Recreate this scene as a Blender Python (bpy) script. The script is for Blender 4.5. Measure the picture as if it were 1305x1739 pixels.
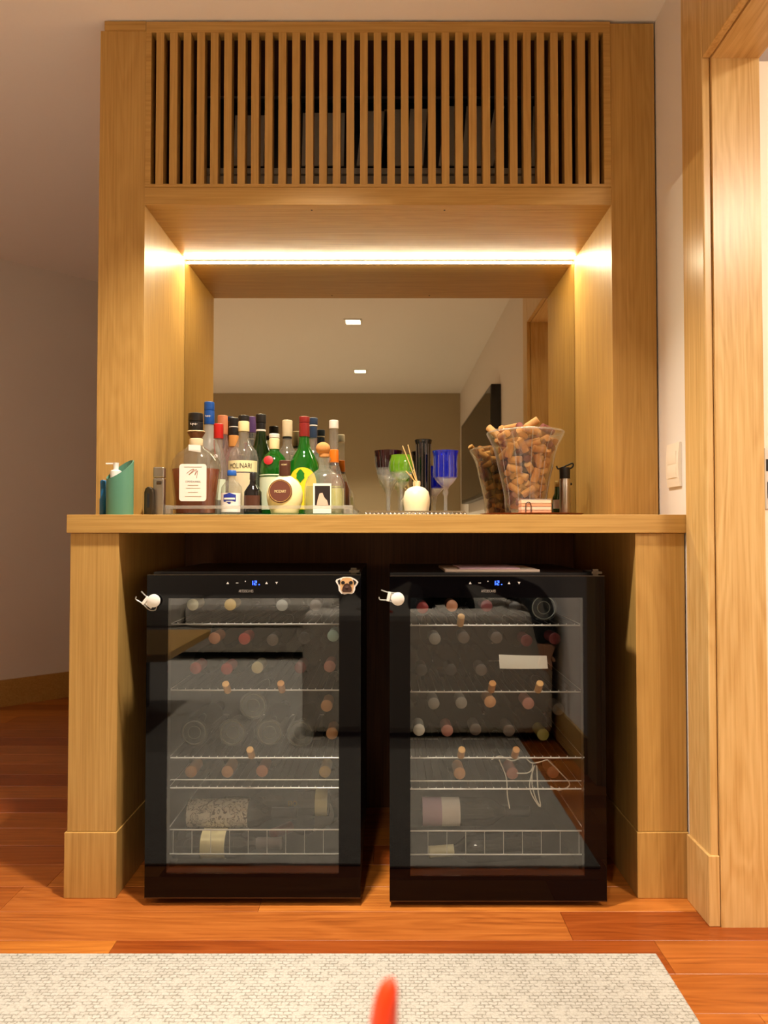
import bpy, bmesh, math, random
from mathutils import Vector, Matrix
random.seed(7)
sc = bpy.context.scene
PI = math.pi
for o in list(bpy.data.objects): bpy.data.objects.remove(o)

# ------------------------------------------------------------------ camera, world, exposure
FPX, TILT, CX, CY, HC = 1206.0, 0.0253, 658.7, 872.7, 0.9354
cam_d = bpy.data.cameras.new('camera'); cam = bpy.data.objects.new('camera', cam_d)
sc.collection.objects.link(cam); sc.camera = cam
cam.location = (0, 0, HC); cam.rotation_euler = (PI / 2 + TILT, 0, 0)
cam_d.sensor_fit = 'VERTICAL'; cam_d.sensor_height = 36.0; cam_d.lens = 36.0 * FPX / 1739.0
cam_d.shift_x = (652.5 - CX) / 1739.0; cam_d.shift_y = (CY - 869.5) / 1739.0
cam_d.clip_start = 0.02
cam_d.dof.use_dof = True; cam_d.dof.focus_distance = 2.0
cam_d.dof.aperture_fstop = (cam_d.lens / 1000.0) / 0.0045

w = bpy.data.worlds.new('world'); sc.world = w; w.use_nodes = True
w.node_tree.nodes['Background'].inputs[0].default_value = (0.9, 0.75, 0.6, 1)
w.node_tree.nodes['Background'].inputs[1].default_value = 0.02
sc.view_settings.view_transform = 'Standard'; sc.view_settings.look = 'None'
sc.view_settings.gamma = 1.0; sc.view_settings.use_curve_mapping = False
sc.view_settings.exposure = 0.73
sc.cycles.transparent_max_bounces = 32; sc.cycles.max_bounces = 10
sc.cycles.sample_clamp_indirect = 6.0; sc.cycles.caustics_refractive = False; sc.cycles.caustics_reflective = False

DOWN = [(-0.20, 1.42), (-0.242, -0.106), (-0.252, -1.638)]   # the row of recessed downlights
DOWN_W = 16.0
DOWN_COL = (1.0, 0.91, 0.79)
LED_STRENGTH = 108.0
CEIL = 2.412
FILL = [(-2.45, -0.106), (-2.45, -1.638), (-2.9, 1.42)]        # unseen fill lamps, added to brighten the room
for i, (lx, ly) in enumerate(DOWN + FILL):
    ld = bpy.data.lights.new('downlight_and_fill_lamp', 'AREA'); ld.shape = 'SQUARE'; ld.size = 0.085
    ld.energy = DOWN_W if i < 3 else (26.0, 26.0, 11.0)[i - 3]; ld.color = DOWN_COL if i < 3 else (1.0, 0.92, 0.83); ld.spread = math.radians(100)
    lo = bpy.data.objects.new('downlight_and_fill_lamp', ld); sc.collection.objects.link(lo); lo.location = (lx, ly, CEIL - 0.012)
ld = bpy.data.lights.new('hall_fill_lamp', 'AREA'); ld.shape = 'SQUARE'; ld.size = 0.3; ld.energy = 30; ld.color = (1, 0.88, 0.74)  # unseen lamp added to brighten the doorway from the hall side
lo = bpy.data.objects.new('hall_fill_lamp', ld); sc.collection.objects.link(lo); lo.location = (1.6, 0.1, CEIL - 0.02)

# ------------------------------------------------------------------ helpers
def ray(u, v):
    a = (u - CX) / FPX; b = (CY - v) / FPX; c, s = math.cos(TILT), math.sin(TILT)
    return Vector((a, c - s * b, s + c * b))
def at(u, v, Y):                       # the point at distance Y that shows at (u, v)
    d = ray(u, v); k = Y / d.y
    return Vector((d.x * k, Y, HC + d.z * k))
def L1(c): c /= 255.0; return c / 12.92 if c <= 0.04045 else ((c + 0.055) / 1.055) ** 2.4
def S(r, g, b): return (L1(r), L1(g), L1(b), 1.0)

MATS = {}
def pmat(name, col, rough=0.5, metal=0.0, spec=0.5, emit=None, es=0.0, coat=0.0, noise=0.0, nscale=20.0, bump=0.0):
    m = bpy.data.materials.new(name); m.use_nodes = True; nt = m.node_tree; b = nt.nodes['Principled BSDF']
    b.inputs['Base Color'].default_value = col; b.inputs['Roughness'].default_value = rough
    b.inputs['Metallic'].default_value = metal; b.inputs['Specular IOR Level'].default_value = spec
    b.inputs['Coat Weight'].default_value = coat
    if emit: b.inputs['Emission Color'].default_value = emit; b.inputs['Emission Strength'].default_value = es
    if noise or bump:
        tc = nt.nodes.new('ShaderNodeTexCoord'); n = nt.nodes.new('ShaderNodeTexNoise'); n.inputs['Scale'].default_value = nscale; n.inputs['Detail'].default_value = 5
        nt.links.new(tc.outputs['Object'], n.inputs['Vector'])
        if noise:
            mx = nt.nodes.new('ShaderNodeMix'); mx.data_type = 'RGBA'
            mx.inputs[6].default_value = tuple(c * (1 - noise) for c in col[:3]) + (1,); mx.inputs[7].default_value = tuple(min(1, c * (1 + noise)) for c in col[:3]) + (1,)
            nt.links.new(n.outputs['Fac'], mx.inputs[0]); nt.links.new(mx.outputs[2], b.inputs['Base Color'])
        if bump:
            bp = nt.nodes.new('ShaderNodeBump'); bp.inputs['Strength'].default_value = bump; bp.inputs['Distance'].default_value = 0.002
            nt.links.new(n.outputs['Fac'], bp.inputs['Height']); nt.links.new(bp.outputs['Normal'], b.inputs['Normal'])
    MATS[name] = m
    return m

def wood(name, dark, mid, light, axis, fine=90.0, rough=0.42, figure=0.10, objcol=False, spec=0.35):
    m = bpy.data.materials.new(name); m.use_nodes = True; nt = m.node_tree; N = nt.nodes; Lk = nt.links
    b = N['Principled BSDF']; b.inputs['Roughness'].default_value = rough; b.inputs['Specular IOR Level'].default_value = spec
    tc = N.new('ShaderNodeTexCoord')
    oi = N.new('ShaderNodeObjectInfo'); add = N.new('ShaderNodeVectorMath'); add.operation = 'MULTIPLY_ADD'
    cmb = N.new('ShaderNodeCombineXYZ')
    for k in range(3): Lk.new(oi.outputs['Random'], cmb.inputs[k])
    add.inputs[1].default_value = (7.3, 5.1, 3.7); Lk.new(cmb.outputs[0], add.inputs[0]); Lk.new(tc.outputs['Object'], add.inputs[2])
    def mapped(sl, sc_):
        mp = N.new('ShaderNodeMapping'); v = [sc_] * 3; v['xyz'.index(axis)] = sl; mp.inputs['Scale'].default_value = v
        Lk.new(add.outputs[0], mp.inputs['Vector']); return mp
    n1 = N.new('ShaderNodeTexNoise'); n1.inputs['Scale'].default_value = 1.0; n1.inputs['Detail'].default_value = 4; n1.inputs['Roughness'].default_value = 0.65
    Lk.new(mapped(3.0, fine * 2.2).outputs[0], n1.inputs['Vector'])
    n2 = N.new('ShaderNodeTexNoise'); n2.inputs['Scale'].default_value = 1.0; n2.inputs['Detail'].default_value = 3; n2.inputs['Distortion'].default_value = 0.6
    Lk.new(mapped(0.9, 9.0).outputs[0], n2.inputs['Vector'])
    wv = N.new('ShaderNodeMath'); wv.operation = 'SINE'; ml = N.new('ShaderNodeMath'); ml.operation = 'MULTIPLY'; ml.inputs[1].default_value = 75.0
    Lk.new(n2.outputs['Fac'], ml.inputs[0]); Lk.new(ml.outputs[0], wv.inputs[0])
    mr = N.new('ShaderNodeMapRange'); mr.inputs['From Min'].default_value = -1; Lk.new(wv.outputs[0], mr.inputs['Value'])
    mixf = N.new('ShaderNodeMix'); mixf.inputs[0].default_value = figure
    Lk.new(n1.outputs['Fac'], mixf.inputs[2]); Lk.new(mr.outputs[0], mixf.inputs[3])
    cr = N.new('ShaderNodeValToRGB'); e = cr.color_ramp.elements
    e[0].position = 0.22; e[0].color = dark; e[1].position = 0.72; e[1].color = light
    k = e.new(0.46); k.color = mid
    Lk.new(mixf.outputs[0], cr.inputs['Fac'])
    out = cr.outputs['Color']
    if objcol:
        mx = N.new('ShaderNodeMix'); mx.data_type = 'RGBA'; mx.blend_type = 'MULTIPLY'; mx.inputs[0].default_value = 1.0
        Lk.new(out, mx.inputs[6]); Lk.new(oi.outputs['Color'], mx.inputs[7]); out = mx.outputs[2]
    Lk.new(out, b.inputs['Base Color'])
    bp = N.new('ShaderNodeBump'); bp.inputs['Strength'].default_value = 0.12; bp.inputs['Distance'].default_value = 0.001
    Lk.new(n1.outputs['Fac'], bp.inputs['Height']); Lk.new(bp.outputs['Normal'], b.inputs['Normal'])
    MATS[name] = m
    return m

def glass(name, tint, edge=None, refl=None, rough=0.02, body=0.0, bodycol=None):
    m = bpy.data.materials.new(name); m.use_nodes = True; nt = m.node_tree; N = nt.nodes; Lk = nt.links
    N.remove(N['Principled BSDF']); out = N['Material Output']
    lw = N.new('ShaderNodeLayerWeight'); lw.inputs['Blend'].default_value = 0.35
    mc = N.new('ShaderNodeMix'); mc.data_type = 'RGBA'; mc.inputs[6].default_value = tint
    mc.inputs[7].default_value = edge or tuple(c * 0.35 for c in tint[:3]) + (1,)
    Lk.new(lw.outputs['Facing'], mc.inputs[0])
    tr = N.new('ShaderNodeBsdfTransparent'); Lk.new(mc.outputs[2], tr.inputs['Color'])
    gl = N.new('ShaderNodeBsdfGlossy'); gl.inputs['Roughness'].default_value = rough; gl.inputs['Color'].default_value = (1, 1, 1, 1)
    base = tr.outputs[0]
    if body:
        df = N.new('ShaderNodeBsdfDiffuse'); df.inputs['Color'].default_value = bodycol or tint
        tl = N.new('ShaderNodeBsdfTranslucent'); tl.inputs['Color'].default_value = bodycol or tint
        a = N.new('ShaderNodeMixShader'); a.inputs[0].default_value = 0.5; Lk.new(df.outputs[0], a.inputs[1]); Lk.new(tl.outputs[0], a.inputs[2])
        mb_ = N.new('ShaderNodeMixShader'); mb_.inputs[0].default_value = body; Lk.new(base, mb_.inputs[1]); Lk.new(a.outputs[0], mb_.inputs[2]); base = mb_.outputs[0]
    ms = N.new('ShaderNodeMixShader')
    if refl is None:
        l2 = N.new('ShaderNodeLayerWeight'); l2.inputs['Blend'].default_value = 0.5
        pw = N.new('ShaderNodeMath'); pw.operation = 'POWER'; pw.inputs[1].default_value = 5.0; Lk.new(l2.outputs['Facing'], pw.inputs[0])
        ma = N.new('ShaderNodeMath'); ma.operation = 'MULTIPLY_ADD'; ma.inputs[1].default_value = 0.94; ma.inputs[2].default_value = 0.05; Lk.new(pw.outputs[0], ma.inputs[0]); Lk.new(ma.outputs[0], ms.inputs[0])
    else: ms.inputs[0].default_value = refl
    Lk.new(base, ms.inputs[1]); Lk.new(gl.outputs[0], ms.inputs[2]); Lk.new(ms.outputs[0], out.inputs['Surface'])
    MATS[name] = m
    return m

class MB:
    def __init__(s): s.v = []; s.f = []
    def quad(s, pts): n = len(s.v); s.v += [tuple(p) for p in pts]; s.f.append(tuple(range(n, n + len(pts)))); return s
    def box(s, x0, x1, y0, y1, z0, z1):
        n = len(s.v); s.v += [(x, y, z) for z in (z0, z1) for y in (y0, y1) for x in (x0, x1)]
        s.f += [tuple(n + i for i in q) for q in ((0, 2, 3, 1), (4, 5, 7, 6), (0, 1, 5, 4), (2, 6, 7, 3), (0, 4, 6, 2), (1, 3, 7, 5))]; return s
    def lathe(s, prof, c=(0, 0), seg=24, ys=1.0, cap0=True, cap1=True, a0=0.0, a1=2 * PI, sq=1.0):
        # prof: (radius, z) list; sq < 1 squares the section off
        n = len(s.v); full = abs(a1 - a0 - 2 * PI) < 1e-6; m = seg if full else seg + 1
        for r, z in prof:
            for i in range(m):
                a = a0 + (a1 - a0) * i / seg; cx, sy = math.sin(a), -math.cos(a)
                if sq != 1.0: cx = math.copysign(abs(cx) ** sq, cx); sy = math.copysign(abs(sy) ** sq, sy)
                s.v.append((c[0] + r * cx, c[1] + r * sy * ys, z))
        for j in range(len(prof) - 1):
            for i in range(m if full else m - 1):
                k = (i + 1) % m
                s.f.append((n + j * m + i, n + j * m + k, n + (j + 1) * m + k, n + (j + 1) * m + i))
        if full and cap0: s.f.append(tuple(n + i for i in range(m - 1, -1, -1)))
        if full and cap1: s.f.append(tuple(n + (len(prof) - 1) * m + i for i in range(m)))
        return s
    def tube(s, path, r, seg=6, closed=False):
        P = [Vector(p) for p in path]; n0 = len(s.v); cnt = len(P); up0 = None
        for i, p in enumerate(P):
            if closed: d = P[(i + 1) % cnt] - P[i - 1]
            else: d = P[min(i + 1, cnt - 1)] - P[max(i - 1, 0)]
            d.normalize()
            if up0 is None:
                up0 = Vector((0, 0, 1)) if abs(d.z) < 0.9 else Vector((1, 0, 0))
            a = d.cross(up0)
            if a.length < 1e-4: a = d.orthogonal()
            a.normalize(); b_ = a.cross(d).normalized(); up0 = b_
            rr = r[i] if isinstance(r, (list, tuple)) else r
            for k in range(seg):
                t = 2 * PI * k / seg; s.v.append(tuple(p + a * math.cos(t) * rr + b_ * math.sin(t) * rr))
        rng = cnt if closed else cnt - 1
        for i in range(rng):
            j = (i + 1) % cnt
            for k in range(seg):
                l = (k + 1) % seg; s.f.append((n0 + i * seg + k, n0 + i * seg + l, n0 + j * seg + l, n0 + j * seg + k))
        if not closed:
            s.f.append(tuple(n0 + k for k in range(seg - 1, -1, -1))); s.f.append(tuple(n0 + (cnt - 1) * seg + k for k in range(seg)))
        return s
    def prism(s, poly, y0, y1):           # poly in (x, z), extruded along y
        n = len(s.v); m = len(poly)
        s.v += [(x, y0, z) for x, z in poly] + [(x, y1, z) for x, z in poly]
        s.f.append(tuple(range(n, n + m))); s.f.append(tuple(range(n + 2 * m - 1, n + m - 1, -1)))
        for i in range(m): j = (i + 1) % m; s.f.append((n + i, n + m + i, n + m + j, n + j))
        return s
    def ball(s, c, r, seg=12, ring=8, sc3=(1, 1, 1)):
        prof = [(max(1e-5, math.sin(PI * j / ring)) * r, -math.cos(PI * j / ring) * r) for j in range(ring + 1)]
        k = MB().lathe(prof, seg=seg); n = len(s.v)
        s.v += [(c[0] + x * sc3[0], c[1] + y * sc3[1], c[2] + z * sc3[2]) for x, y, z in k.v]; s.f += [tuple(n + i for i in q) for q in k.f]; return s
    def xf(s, M): s.v = [tuple(M @ Vector(p)) for p in s.v]; return s
    def merge(s, o): n = len(s.v); s.v += o.v; s.f += [tuple(n + i for i in q) for q in o.f]; return s

ORG = {}
COL = sc.collection
def mesh_of(name, mb, mat, off=(0, 0, 0), smooth=0.0):
    me = bpy.data.meshes.new(name)
    me.from_pydata([(x - off[0], y - off[1], z - off[2]) for x, y, z in mb.v], [], mb.f)
    bm = bmesh.new(); bm.from_mesh(me); bmesh.ops.recalc_face_normals(bm, faces=bm.faces); bm.to_mesh(me); bm.free()
    if smooth:
        me.polygons.foreach_set('use_smooth', [True] * len(me.polygons)); me.set_sharp_from_angle(angle=math.radians(smooth))
    me.materials.append(MATS[mat] if isinstance(mat, str) else mat); me.update()
    return me
def thing(name, label, cat, loc, group=None):
    o = bpy.data.objects.new(name, None); COL.objects.link(o); o.location = loc; o.empty_display_size = 0.05
    o['label'] = label; o['category'] = cat
    if group: o['group'] = group
    ORG[o.name] = Vector(loc); return o
def part(name, mb, mat, parent, smooth=0.0, bevel=0.0, label=None):
    off = ORG[parent.name]; me = mesh_of(name, mb, mat, off, smooth)
    o = bpy.data.objects.new(name, me); COL.objects.link(o); o.parent = parent; ORG[o.name] = off
    if label: o['label'] = label
    if bevel: bev(o, bevel)
    return o
def bev(o, wd):
    m = o.modifiers.new('bevel', 'BEVEL'); m.width = wd; m.segments = 2; m.limit_method = 'ANGLE'
def solo(name, mb, mat, label, cat, smooth=0.0, bevel=0.0, group=None, loc=None):
    if loc is None:
        xs, ys, zs = zip(*mb.v); loc = ((min(xs) + max(xs)) / 2, (min(ys) + max(ys)) / 2, min(zs))
    me = mesh_of(name, mb, mat, loc, smooth); o = bpy.data.objects.new(name, me); COL.objects.link(o); o.location = loc
    o['label'] = label; o['category'] = cat
    if group: o['group'] = group
    if bevel: bev(o, bevel)
    ORG[o.name] = Vector(loc); return o
def struct(name, mb, mat, parent=None, smooth=0.0, bevel=0.0, label=None):
    me = mesh_of(name, mb, mat, (0, 0, 0), smooth); o = bpy.data.objects.new(name, me); COL.objects.link(o)
    if parent: o.parent = parent
    else: o['kind'] = 'structure'
    if label: o['label'] = label
    if bevel: bev(o, bevel)
    ORG[o.name] = Vector((0, 0, 0)); return o
def copy_tree(o, parent=None):
    c = o.copy(); COL.objects.link(c); c.parent = parent
    for ch in list(o.children): copy_tree(ch, c)
    return c

TXT = {}
def text2d(s, size, align='CENTER', font_shear=0.0):
    key = (s, size, align)
    if key not in TXT:
        cu = bpy.data.curves.new('t', 'FONT'); cu.body = s; cu.size = size; cu.align_x = align; cu.align_y = 'CENTER'; cu.resolution_u = 3
        ob = bpy.data.objects.new('t', cu); COL.objects.link(ob)
        dg = bpy.context.evaluated_depsgraph_get(); me = bpy.data.meshes.new_from_object(ob.evaluated_get(dg))
        TXT[key] = ([(p.co.x, p.co.y) for p in me.vertices], [tuple(q.vertices) for q in me.polygons])
        bpy.data.objects.remove(ob); bpy.data.curves.remove(cu); bpy.data.meshes.remove(me)
    return TXT[key]
def text_flat(s, size, c, sx=1.0, align='CENTER'):          # faces -y at c
    v, f = text2d(s, size, align); mb = MB(); mb.v = [(c[0] + x * sx, c[1], c[2] + y) for x, y in v]; mb.f = list(f); return mb
def text_wrap(s, size, c, r, z, ys=1.0, da=0.0, sx=1.0):      # wrapped on a bottle of radius r around c
    v, f = text2d(s, size); mb = MB()
    mb.v = [(c[0] + r * math.sin(x * sx / r + da), c[1] - r * ys * math.cos(x * sx / r + da), z + y) for x, y in v]; mb.f = list(f); return mb
def arc(c, r, z0, z1, ah, ys=1.0, da=0.0, seg=12):           # a paper label round the front of a bottle
    return MB().lathe([(r, z0), (r, z1)], c, seg, ys, a0=da - ah, a1=da + ah)

# ------------------------------------------------------------------ materials
OD, OM, OL = S(164, 122, 60), S(182, 140, 74), S(197, 155, 87)
wood('oak_z', OD, OM, OL, 'z'); wood('oak_x', OD, OM, OL, 'x'); wood('oak_y', OD, OM, OL, 'y')
wood('oak_frame', S(190, 146, 82), S(210, 170, 106), S(224, 188, 126), 'z', fine=60, figure=0.16, rough=0.3)
wood('oak_dark', S(84, 50, 26), S(104, 64, 34), S(120, 76, 42), 'z', rough=0.45)
wood('floor_wood', S(126, 66, 24), S(158, 90, 36), S(178, 108, 48), 'x', fine=45, figure=0.14, rough=0.3, objcol=True)
pmat('wall_paint', S(230, 222, 214), 0.7, noise=0.015, nscale=6, bump=0.03)
pmat('rear_paint', S(176, 158, 126), 0.75)
pmat('ceiling_paint', S(246, 240, 234), 0.8)
pmat('cream_paint', S(245, 232, 210), 0.45)
pmat('mirror', (0.60, 0.56, 0.44, 1), 0.0, metal=1.0)
pmat('silver', S(205, 200, 190), 0.22, metal=1.0); pmat('steel', S(190, 184, 174), 0.3, metal=1.0); pmat('dark_steel', S(95, 86, 74), 0.3, metal=1.0)
pmat('chrome_wire', S(236, 232, 224), 0.3, metal=0.3); pmat('dark_wire', S(58, 56, 52), 0.4, metal=0.6); pmat('ring_glint', S(120, 118, 106), 0.2)  # last grey is the painted highlight on bottle bases
pmat('led', (1, 1, 1, 1), 0.5, emit=(1.0, 0.86, 0.58, 1), es=LED_STRENGTH)
pmat('cooler_fill', (1, 1, 1, 1), 0.5, emit=(1.0, 0.95, 0.85, 1), es=8.0)  # added glow, lifts the dark cooler insides
pmat('lamp_panel', (1, 1, 1, 1), 0.5, emit=(1.0, 0.9, 0.75, 1), es=6.0)
pmat('white_plastic', S(240, 236, 226), 0.35); pmat('cream_plastic', S(238, 226, 208), 0.4)
pmat('black_glass', S(7, 5, 6), 0.03, spec=0.22); pmat('black_plastic', S(16, 15, 16), 0.35); pmat('black_matte', S(14, 12, 12), 0.7)
pmat('cooler_liner', S(34, 32, 29), 0.6)
pmat('blue_led', (0.02, 0.05, 1, 1), 0.5, emit=(0.03, 0.1, 1.0, 1), es=4.0)
pmat('icon_white', S(210, 205, 198), 0.5); pmat('letter_grey', S(165, 155, 145), 0.4)
pmat('cork', S(188, 130, 68), 0.85, noise=0.25, nscale=120, bump=0.2); pmat('cork_pale', S(208, 160, 98), 0.85, noise=0.18, nscale=120, bump=0.2)
pmat('cork_wine', S(120, 62, 52), 0.85, noise=0.2, nscale=120)
pmat('rubber_black', S(22, 20, 19), 0.5)
pmat('sofa_fabric', S(186, 178, 164), 0.9, noise=0.08, nscale=300, bump=0.1)
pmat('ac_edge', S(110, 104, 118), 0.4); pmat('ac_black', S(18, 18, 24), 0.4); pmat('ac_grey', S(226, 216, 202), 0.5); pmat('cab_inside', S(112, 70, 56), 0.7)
for n_, c_ in dict(cap_black=(24, 22, 22), cap_blue=(22, 84, 168), cap_red=(190, 22, 18), cap_peach=(226, 140, 96), cap_navy=(30, 52, 78), cap_purple=(92, 62, 112), cap_cream=(226, 206, 164),
                   cap_white=(236, 226, 212), cap_maroon=(134, 30, 26), cap_brown=(78, 44, 30), cap_orange=(232, 120, 20), band_orange=(222, 150, 76), label_cream=(242, 226, 170), label_white=(240, 230, 220),
                   label_yellow=(244, 214, 40), label_pale=(214, 222, 190), ink_brown=(150, 80, 40), ink_dark=(50, 40, 34), ink_grey=(150, 138, 128), leaf_green=(20, 118, 30), seal_red=(170, 16, 18), shield_blue=(32, 52, 150),
                   photo_dark=(36, 30, 30), photo_skin=(222, 186, 164), teal=(80, 130, 106), teal_in=(26, 92, 92), sponge_blue=(20, 96, 140), gold=(196, 160, 84), pug_tan=(214, 168, 116), pug_dark=(64, 38, 28), pug_black=(24, 16, 14),
                   pug_nose=(90, 66, 58), foil_red=(178, 62, 54), foil_dark_red=(110, 24, 28), foil_copper=(196, 130, 92), foil_cream=(214, 202, 160), foil_grey=(150, 146, 138), foil_teal=(160, 190, 176), foil_rose=(190, 130, 116),
                   foil_orange=(214, 158, 108), foil_olive=(170, 160, 84), foil_dim=(96, 84, 76), foil_black=(22, 20, 20), paper=(240, 238, 226), label_pink=(198, 166, 180), burgundy=(140, 50, 50), coaster=(226, 160, 120), coaster_pale=(240, 206, 176),
                   plate_brown=(150, 84, 50), reed=(222, 196, 140), diffuser_white=(240, 226, 188), orange_tip=(236, 62, 16), wine_dark=(20, 24, 18), magazine=(214, 196, 180), choc=(104, 60, 48), cord_white=(222, 216, 200)).items():
    pmat(n_, S(*c_), 0.4)
glass('vase_glass', (0.96, 0.95, 0.92, 1), (0.85, 0.82, 0.74, 1), body=0.04, bodycol=(0.9, 0.88, 0.8, 1))
glass('clear_glass', (0.95, 0.95, 0.92, 1), (0.72, 0.70, 0.64, 1), body=0.12, bodycol=(0.9, 0.9, 0.85, 1))
glass('crystal', (0.93, 0.93, 0.91, 1), (0.78, 0.76, 0.72, 1), body=0.2, bodycol=(0.95, 0.93, 0.9, 1))
glass('decanter_glass', (0.95, 0.94, 0.90, 1), (0.7, 0.66, 0.58, 1), body=0.03, bodycol=(0.9, 0.88, 0.8, 1))
glass('frost_glass', (0.7, 0.7, 0.66, 1), (0.5, 0.5, 0.46, 1), body=0.5, bodycol=(0.85, 0.84, 0.78, 1), rough=0.2)
glass('pink_glass', (0.9, 0.72, 0.70, 1), (0.6, 0.35, 0.33, 1), body=0.22, bodycol=(0.9, 0.7, 0.68, 1))
glass('green_glass', (0.10, 0.62, 0.10, 1), (0.02, 0.25, 0.03, 1), body=0.22, bodycol=(0.03, 0.5, 0.04, 1))
glass('dark_green_glass', (0.10, 0.28, 0.08, 1), (0.01, 0.06, 0.01, 1), body=0.25, bodycol=(0.02, 0.10, 0.02, 1))
glass('lime_glass', (0.55, 0.85, 0.12, 1), (0.2, 0.5, 0.02, 1), body=0.3, bodycol=(0.45, 0.75, 0.05, 1))
glass('blue_glass', (0.06, 0.10, 0.85, 1), (0.01, 0.02, 0.45, 1), body=0.3, bodycol=(0.03, 0.06, 0.75, 1))
glass('ruby_glass', (0.26, 0.06, 0.06, 1), (0.08, 0.01, 0.02, 1), body=0.25, bodycol=(0.12, 0.02, 0.03, 1))
glass('black_crystal', (0.08, 0.07, 0.07, 1), (0.02, 0.02, 0.02, 1), body=0.5, bodycol=(0.02, 0.02, 0.02, 1))
glass('amber_liquid', (0.62, 0.22, 0.03, 1), (0.3, 0.07, 0.01, 1), body=0.5, bodycol=(0.50, 0.13, 0.008, 1))
glass('pale_liquid', (0.86, 0.88, 0.62, 1), (0.6, 0.62, 0.35, 1), body=0.12, bodycol=(0.8, 0.82, 0.5, 1))
glass('cooler_pane', (0.88, 0.88, 0.86, 1), (0.6, 0.6, 0.6, 1), refl=0.06, rough=0.0)
glass('bottle_dark_glass', (0.10, 0.13, 0.08, 1), (0.02, 0.03, 0.02, 1), body=0.3, bodycol=(0.02, 0.025, 0.018, 1))

# rug: woven beige
def rug_mat():
    m = bpy.data.materials.new('rug_weave'); m.use_nodes = True; nt = m.node_tree; N = nt.nodes; Lk = nt.links; b = N['Principled BSDF']
    b.inputs['Roughness'].default_value = 0.95; b.inputs['Specular IOR Level'].default_value = 0.1
    tc = N.new('ShaderNodeTexCoord'); mp = N.new('ShaderNodeMapping'); Lk.new(tc.outputs['Object'], mp.inputs['Vector'])
    nz = N.new('ShaderNodeTexNoise'); nz.inputs['Scale'].default_value = 150; nz.inputs['Detail'].default_value = 3; Lk.new(mp.outputs[0], nz.inputs['Vector'])
    vm = N.new('ShaderNodeVectorMath'); vm.operation = 'MULTIPLY_ADD'; vm.inputs[1].default_value = (0.011, 0.009, 0.0)
    Lk.new(nz.outputs['Color'], vm.inputs[0]); Lk.new(mp.outputs[0], vm.inputs[2])
    br = N.new('ShaderNodeTexBrick'); br.inputs['Scale'].default_value = 1.0; br.inputs['Brick Width'].default_value = 0.017; br.inputs['Row Height'].default_value = 0.0095
    br.inputs['Mortar Size'].default_value = 0.0019; br.inputs['Mortar Smooth'].default_value = 1.0; br.offset = 0.5
    br.inputs['Color1'].default_value = S(216, 206, 186); br.inputs['Color2'].default_value = S(204, 194, 172); br.inputs['Mortar'].default_value = S(158, 148, 124)
    Lk.new(vm.outputs[0], br.inputs['Vector'])
    n2 = N.new('ShaderNodeTexNoise'); n2.inputs['Scale'].default_value = 260; n2.inputs['Detail'].default_value = 2; Lk.new(mp.outputs[0], n2.inputs['Vector'])
    mx = N.new('ShaderNodeMix'); mx.data_type = 'RGBA'; mx.blend_type = 'MULTIPLY'; mx.inputs[0].default_value = 0.4
    n3 = N.new('ShaderNodeTexNoise'); n3.inputs['Scale'].default_value = 48; n3.inputs['Detail'].default_value = 2; Lk.new(mp.outputs[0], n3.inputs['Vector'])
    r3 = N.new('ShaderNodeMapRange'); r3.inputs['From Min'].default_value = 0.34; r3.inputs['From Max'].default_value = 0.52; Lk.new(n3.outputs['Fac'], r3.inputs['Value'])
    m3 = N.new('ShaderNodeMix'); m3.data_type = 'RGBA'; m3.inputs[6].default_value = S(212, 202, 180); Lk.new(r3.outputs[0], m3.inputs[0]); Lk.new(br.outputs['Color'], m3.inputs[7])
    Lk.new(m3.outputs[2], mx.inputs[6]); Lk.new(n2.outputs['Fac'], mx.inputs[7])
    gm = N.new('ShaderNodeHueSaturation'); gm.inputs['Saturation'].default_value = 0.72; gm.inputs['Value'].default_value = 0.85; Lk.new(mx.outputs[2], gm.inputs['Color'])
    Lk.new(gm.outputs[0], b.inputs['Base Color'])
    iv = N.new('ShaderNodeMath'); iv.operation = 'SUBTRACT'; iv.inputs[0].default_value = 1.0; Lk.new(br.outputs['Fac'], iv.inputs[1])
    bp = N.new('ShaderNodeBump'); bp.inputs['Strength'].default_value = 0.35; bp.inputs['Distance'].default_value = 0.003
    Lk.new(iv.outputs[0], bp.inputs['Height']); Lk.new(bp.outputs['Normal'], b.inputs['Normal'])
    MATS['rug_weave'] = m
rug_mat()
# damask label print
def damask():
    m = pmat('damask', S(220, 210, 190), 0.6); nt = m.node_tree; N = nt.nodes
    tc = N.new('ShaderNodeTexCoord'); n = N.new('ShaderNodeTexNoise'); n.inputs['Scale'].default_value = 38; n.inputs['Detail'].default_value = 2; n.inputs['Distortion'].default_value = 2.5
    cr = N.new('ShaderNodeValToRGB'); cr.color_ramp.interpolation = 'CONSTANT'; e = cr.color_ramp.elements; e[0].color = S(225, 214, 194); e[1].position = 0.5; e[1].color = S(96, 78, 64)
    k = e.new(0.56); k.color = S(214, 202, 182)
    nt.links.new(tc.outputs['Object'], n.inputs['Vector']); nt.links.new(n.outputs['Fac'], cr.inputs['Fac']); nt.links.new(cr.outputs['Color'], N['Principled BSDF'].inputs['Base Color'])
damask()

# ------------------------------------------------------------------ the room
XL, XR, DC, DN, DM = -0.829, 0.7735, 1.832, 2.014, 2.419
NL, NR, ZC, ZCB, ZS, ZT = -0.697, 0.642, 0.98, 0.932, 1.872, 2.405
BACK, LEFT, HALLX = -2.69, -3.9, 2.3
fl = struct('floor', MB().box(LEFT, HALLX, BACK, 6.4, -0.06, -0.012), 'floor_wood')
fl.color = (0.75, 0.6, 0.5, 1)
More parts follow.
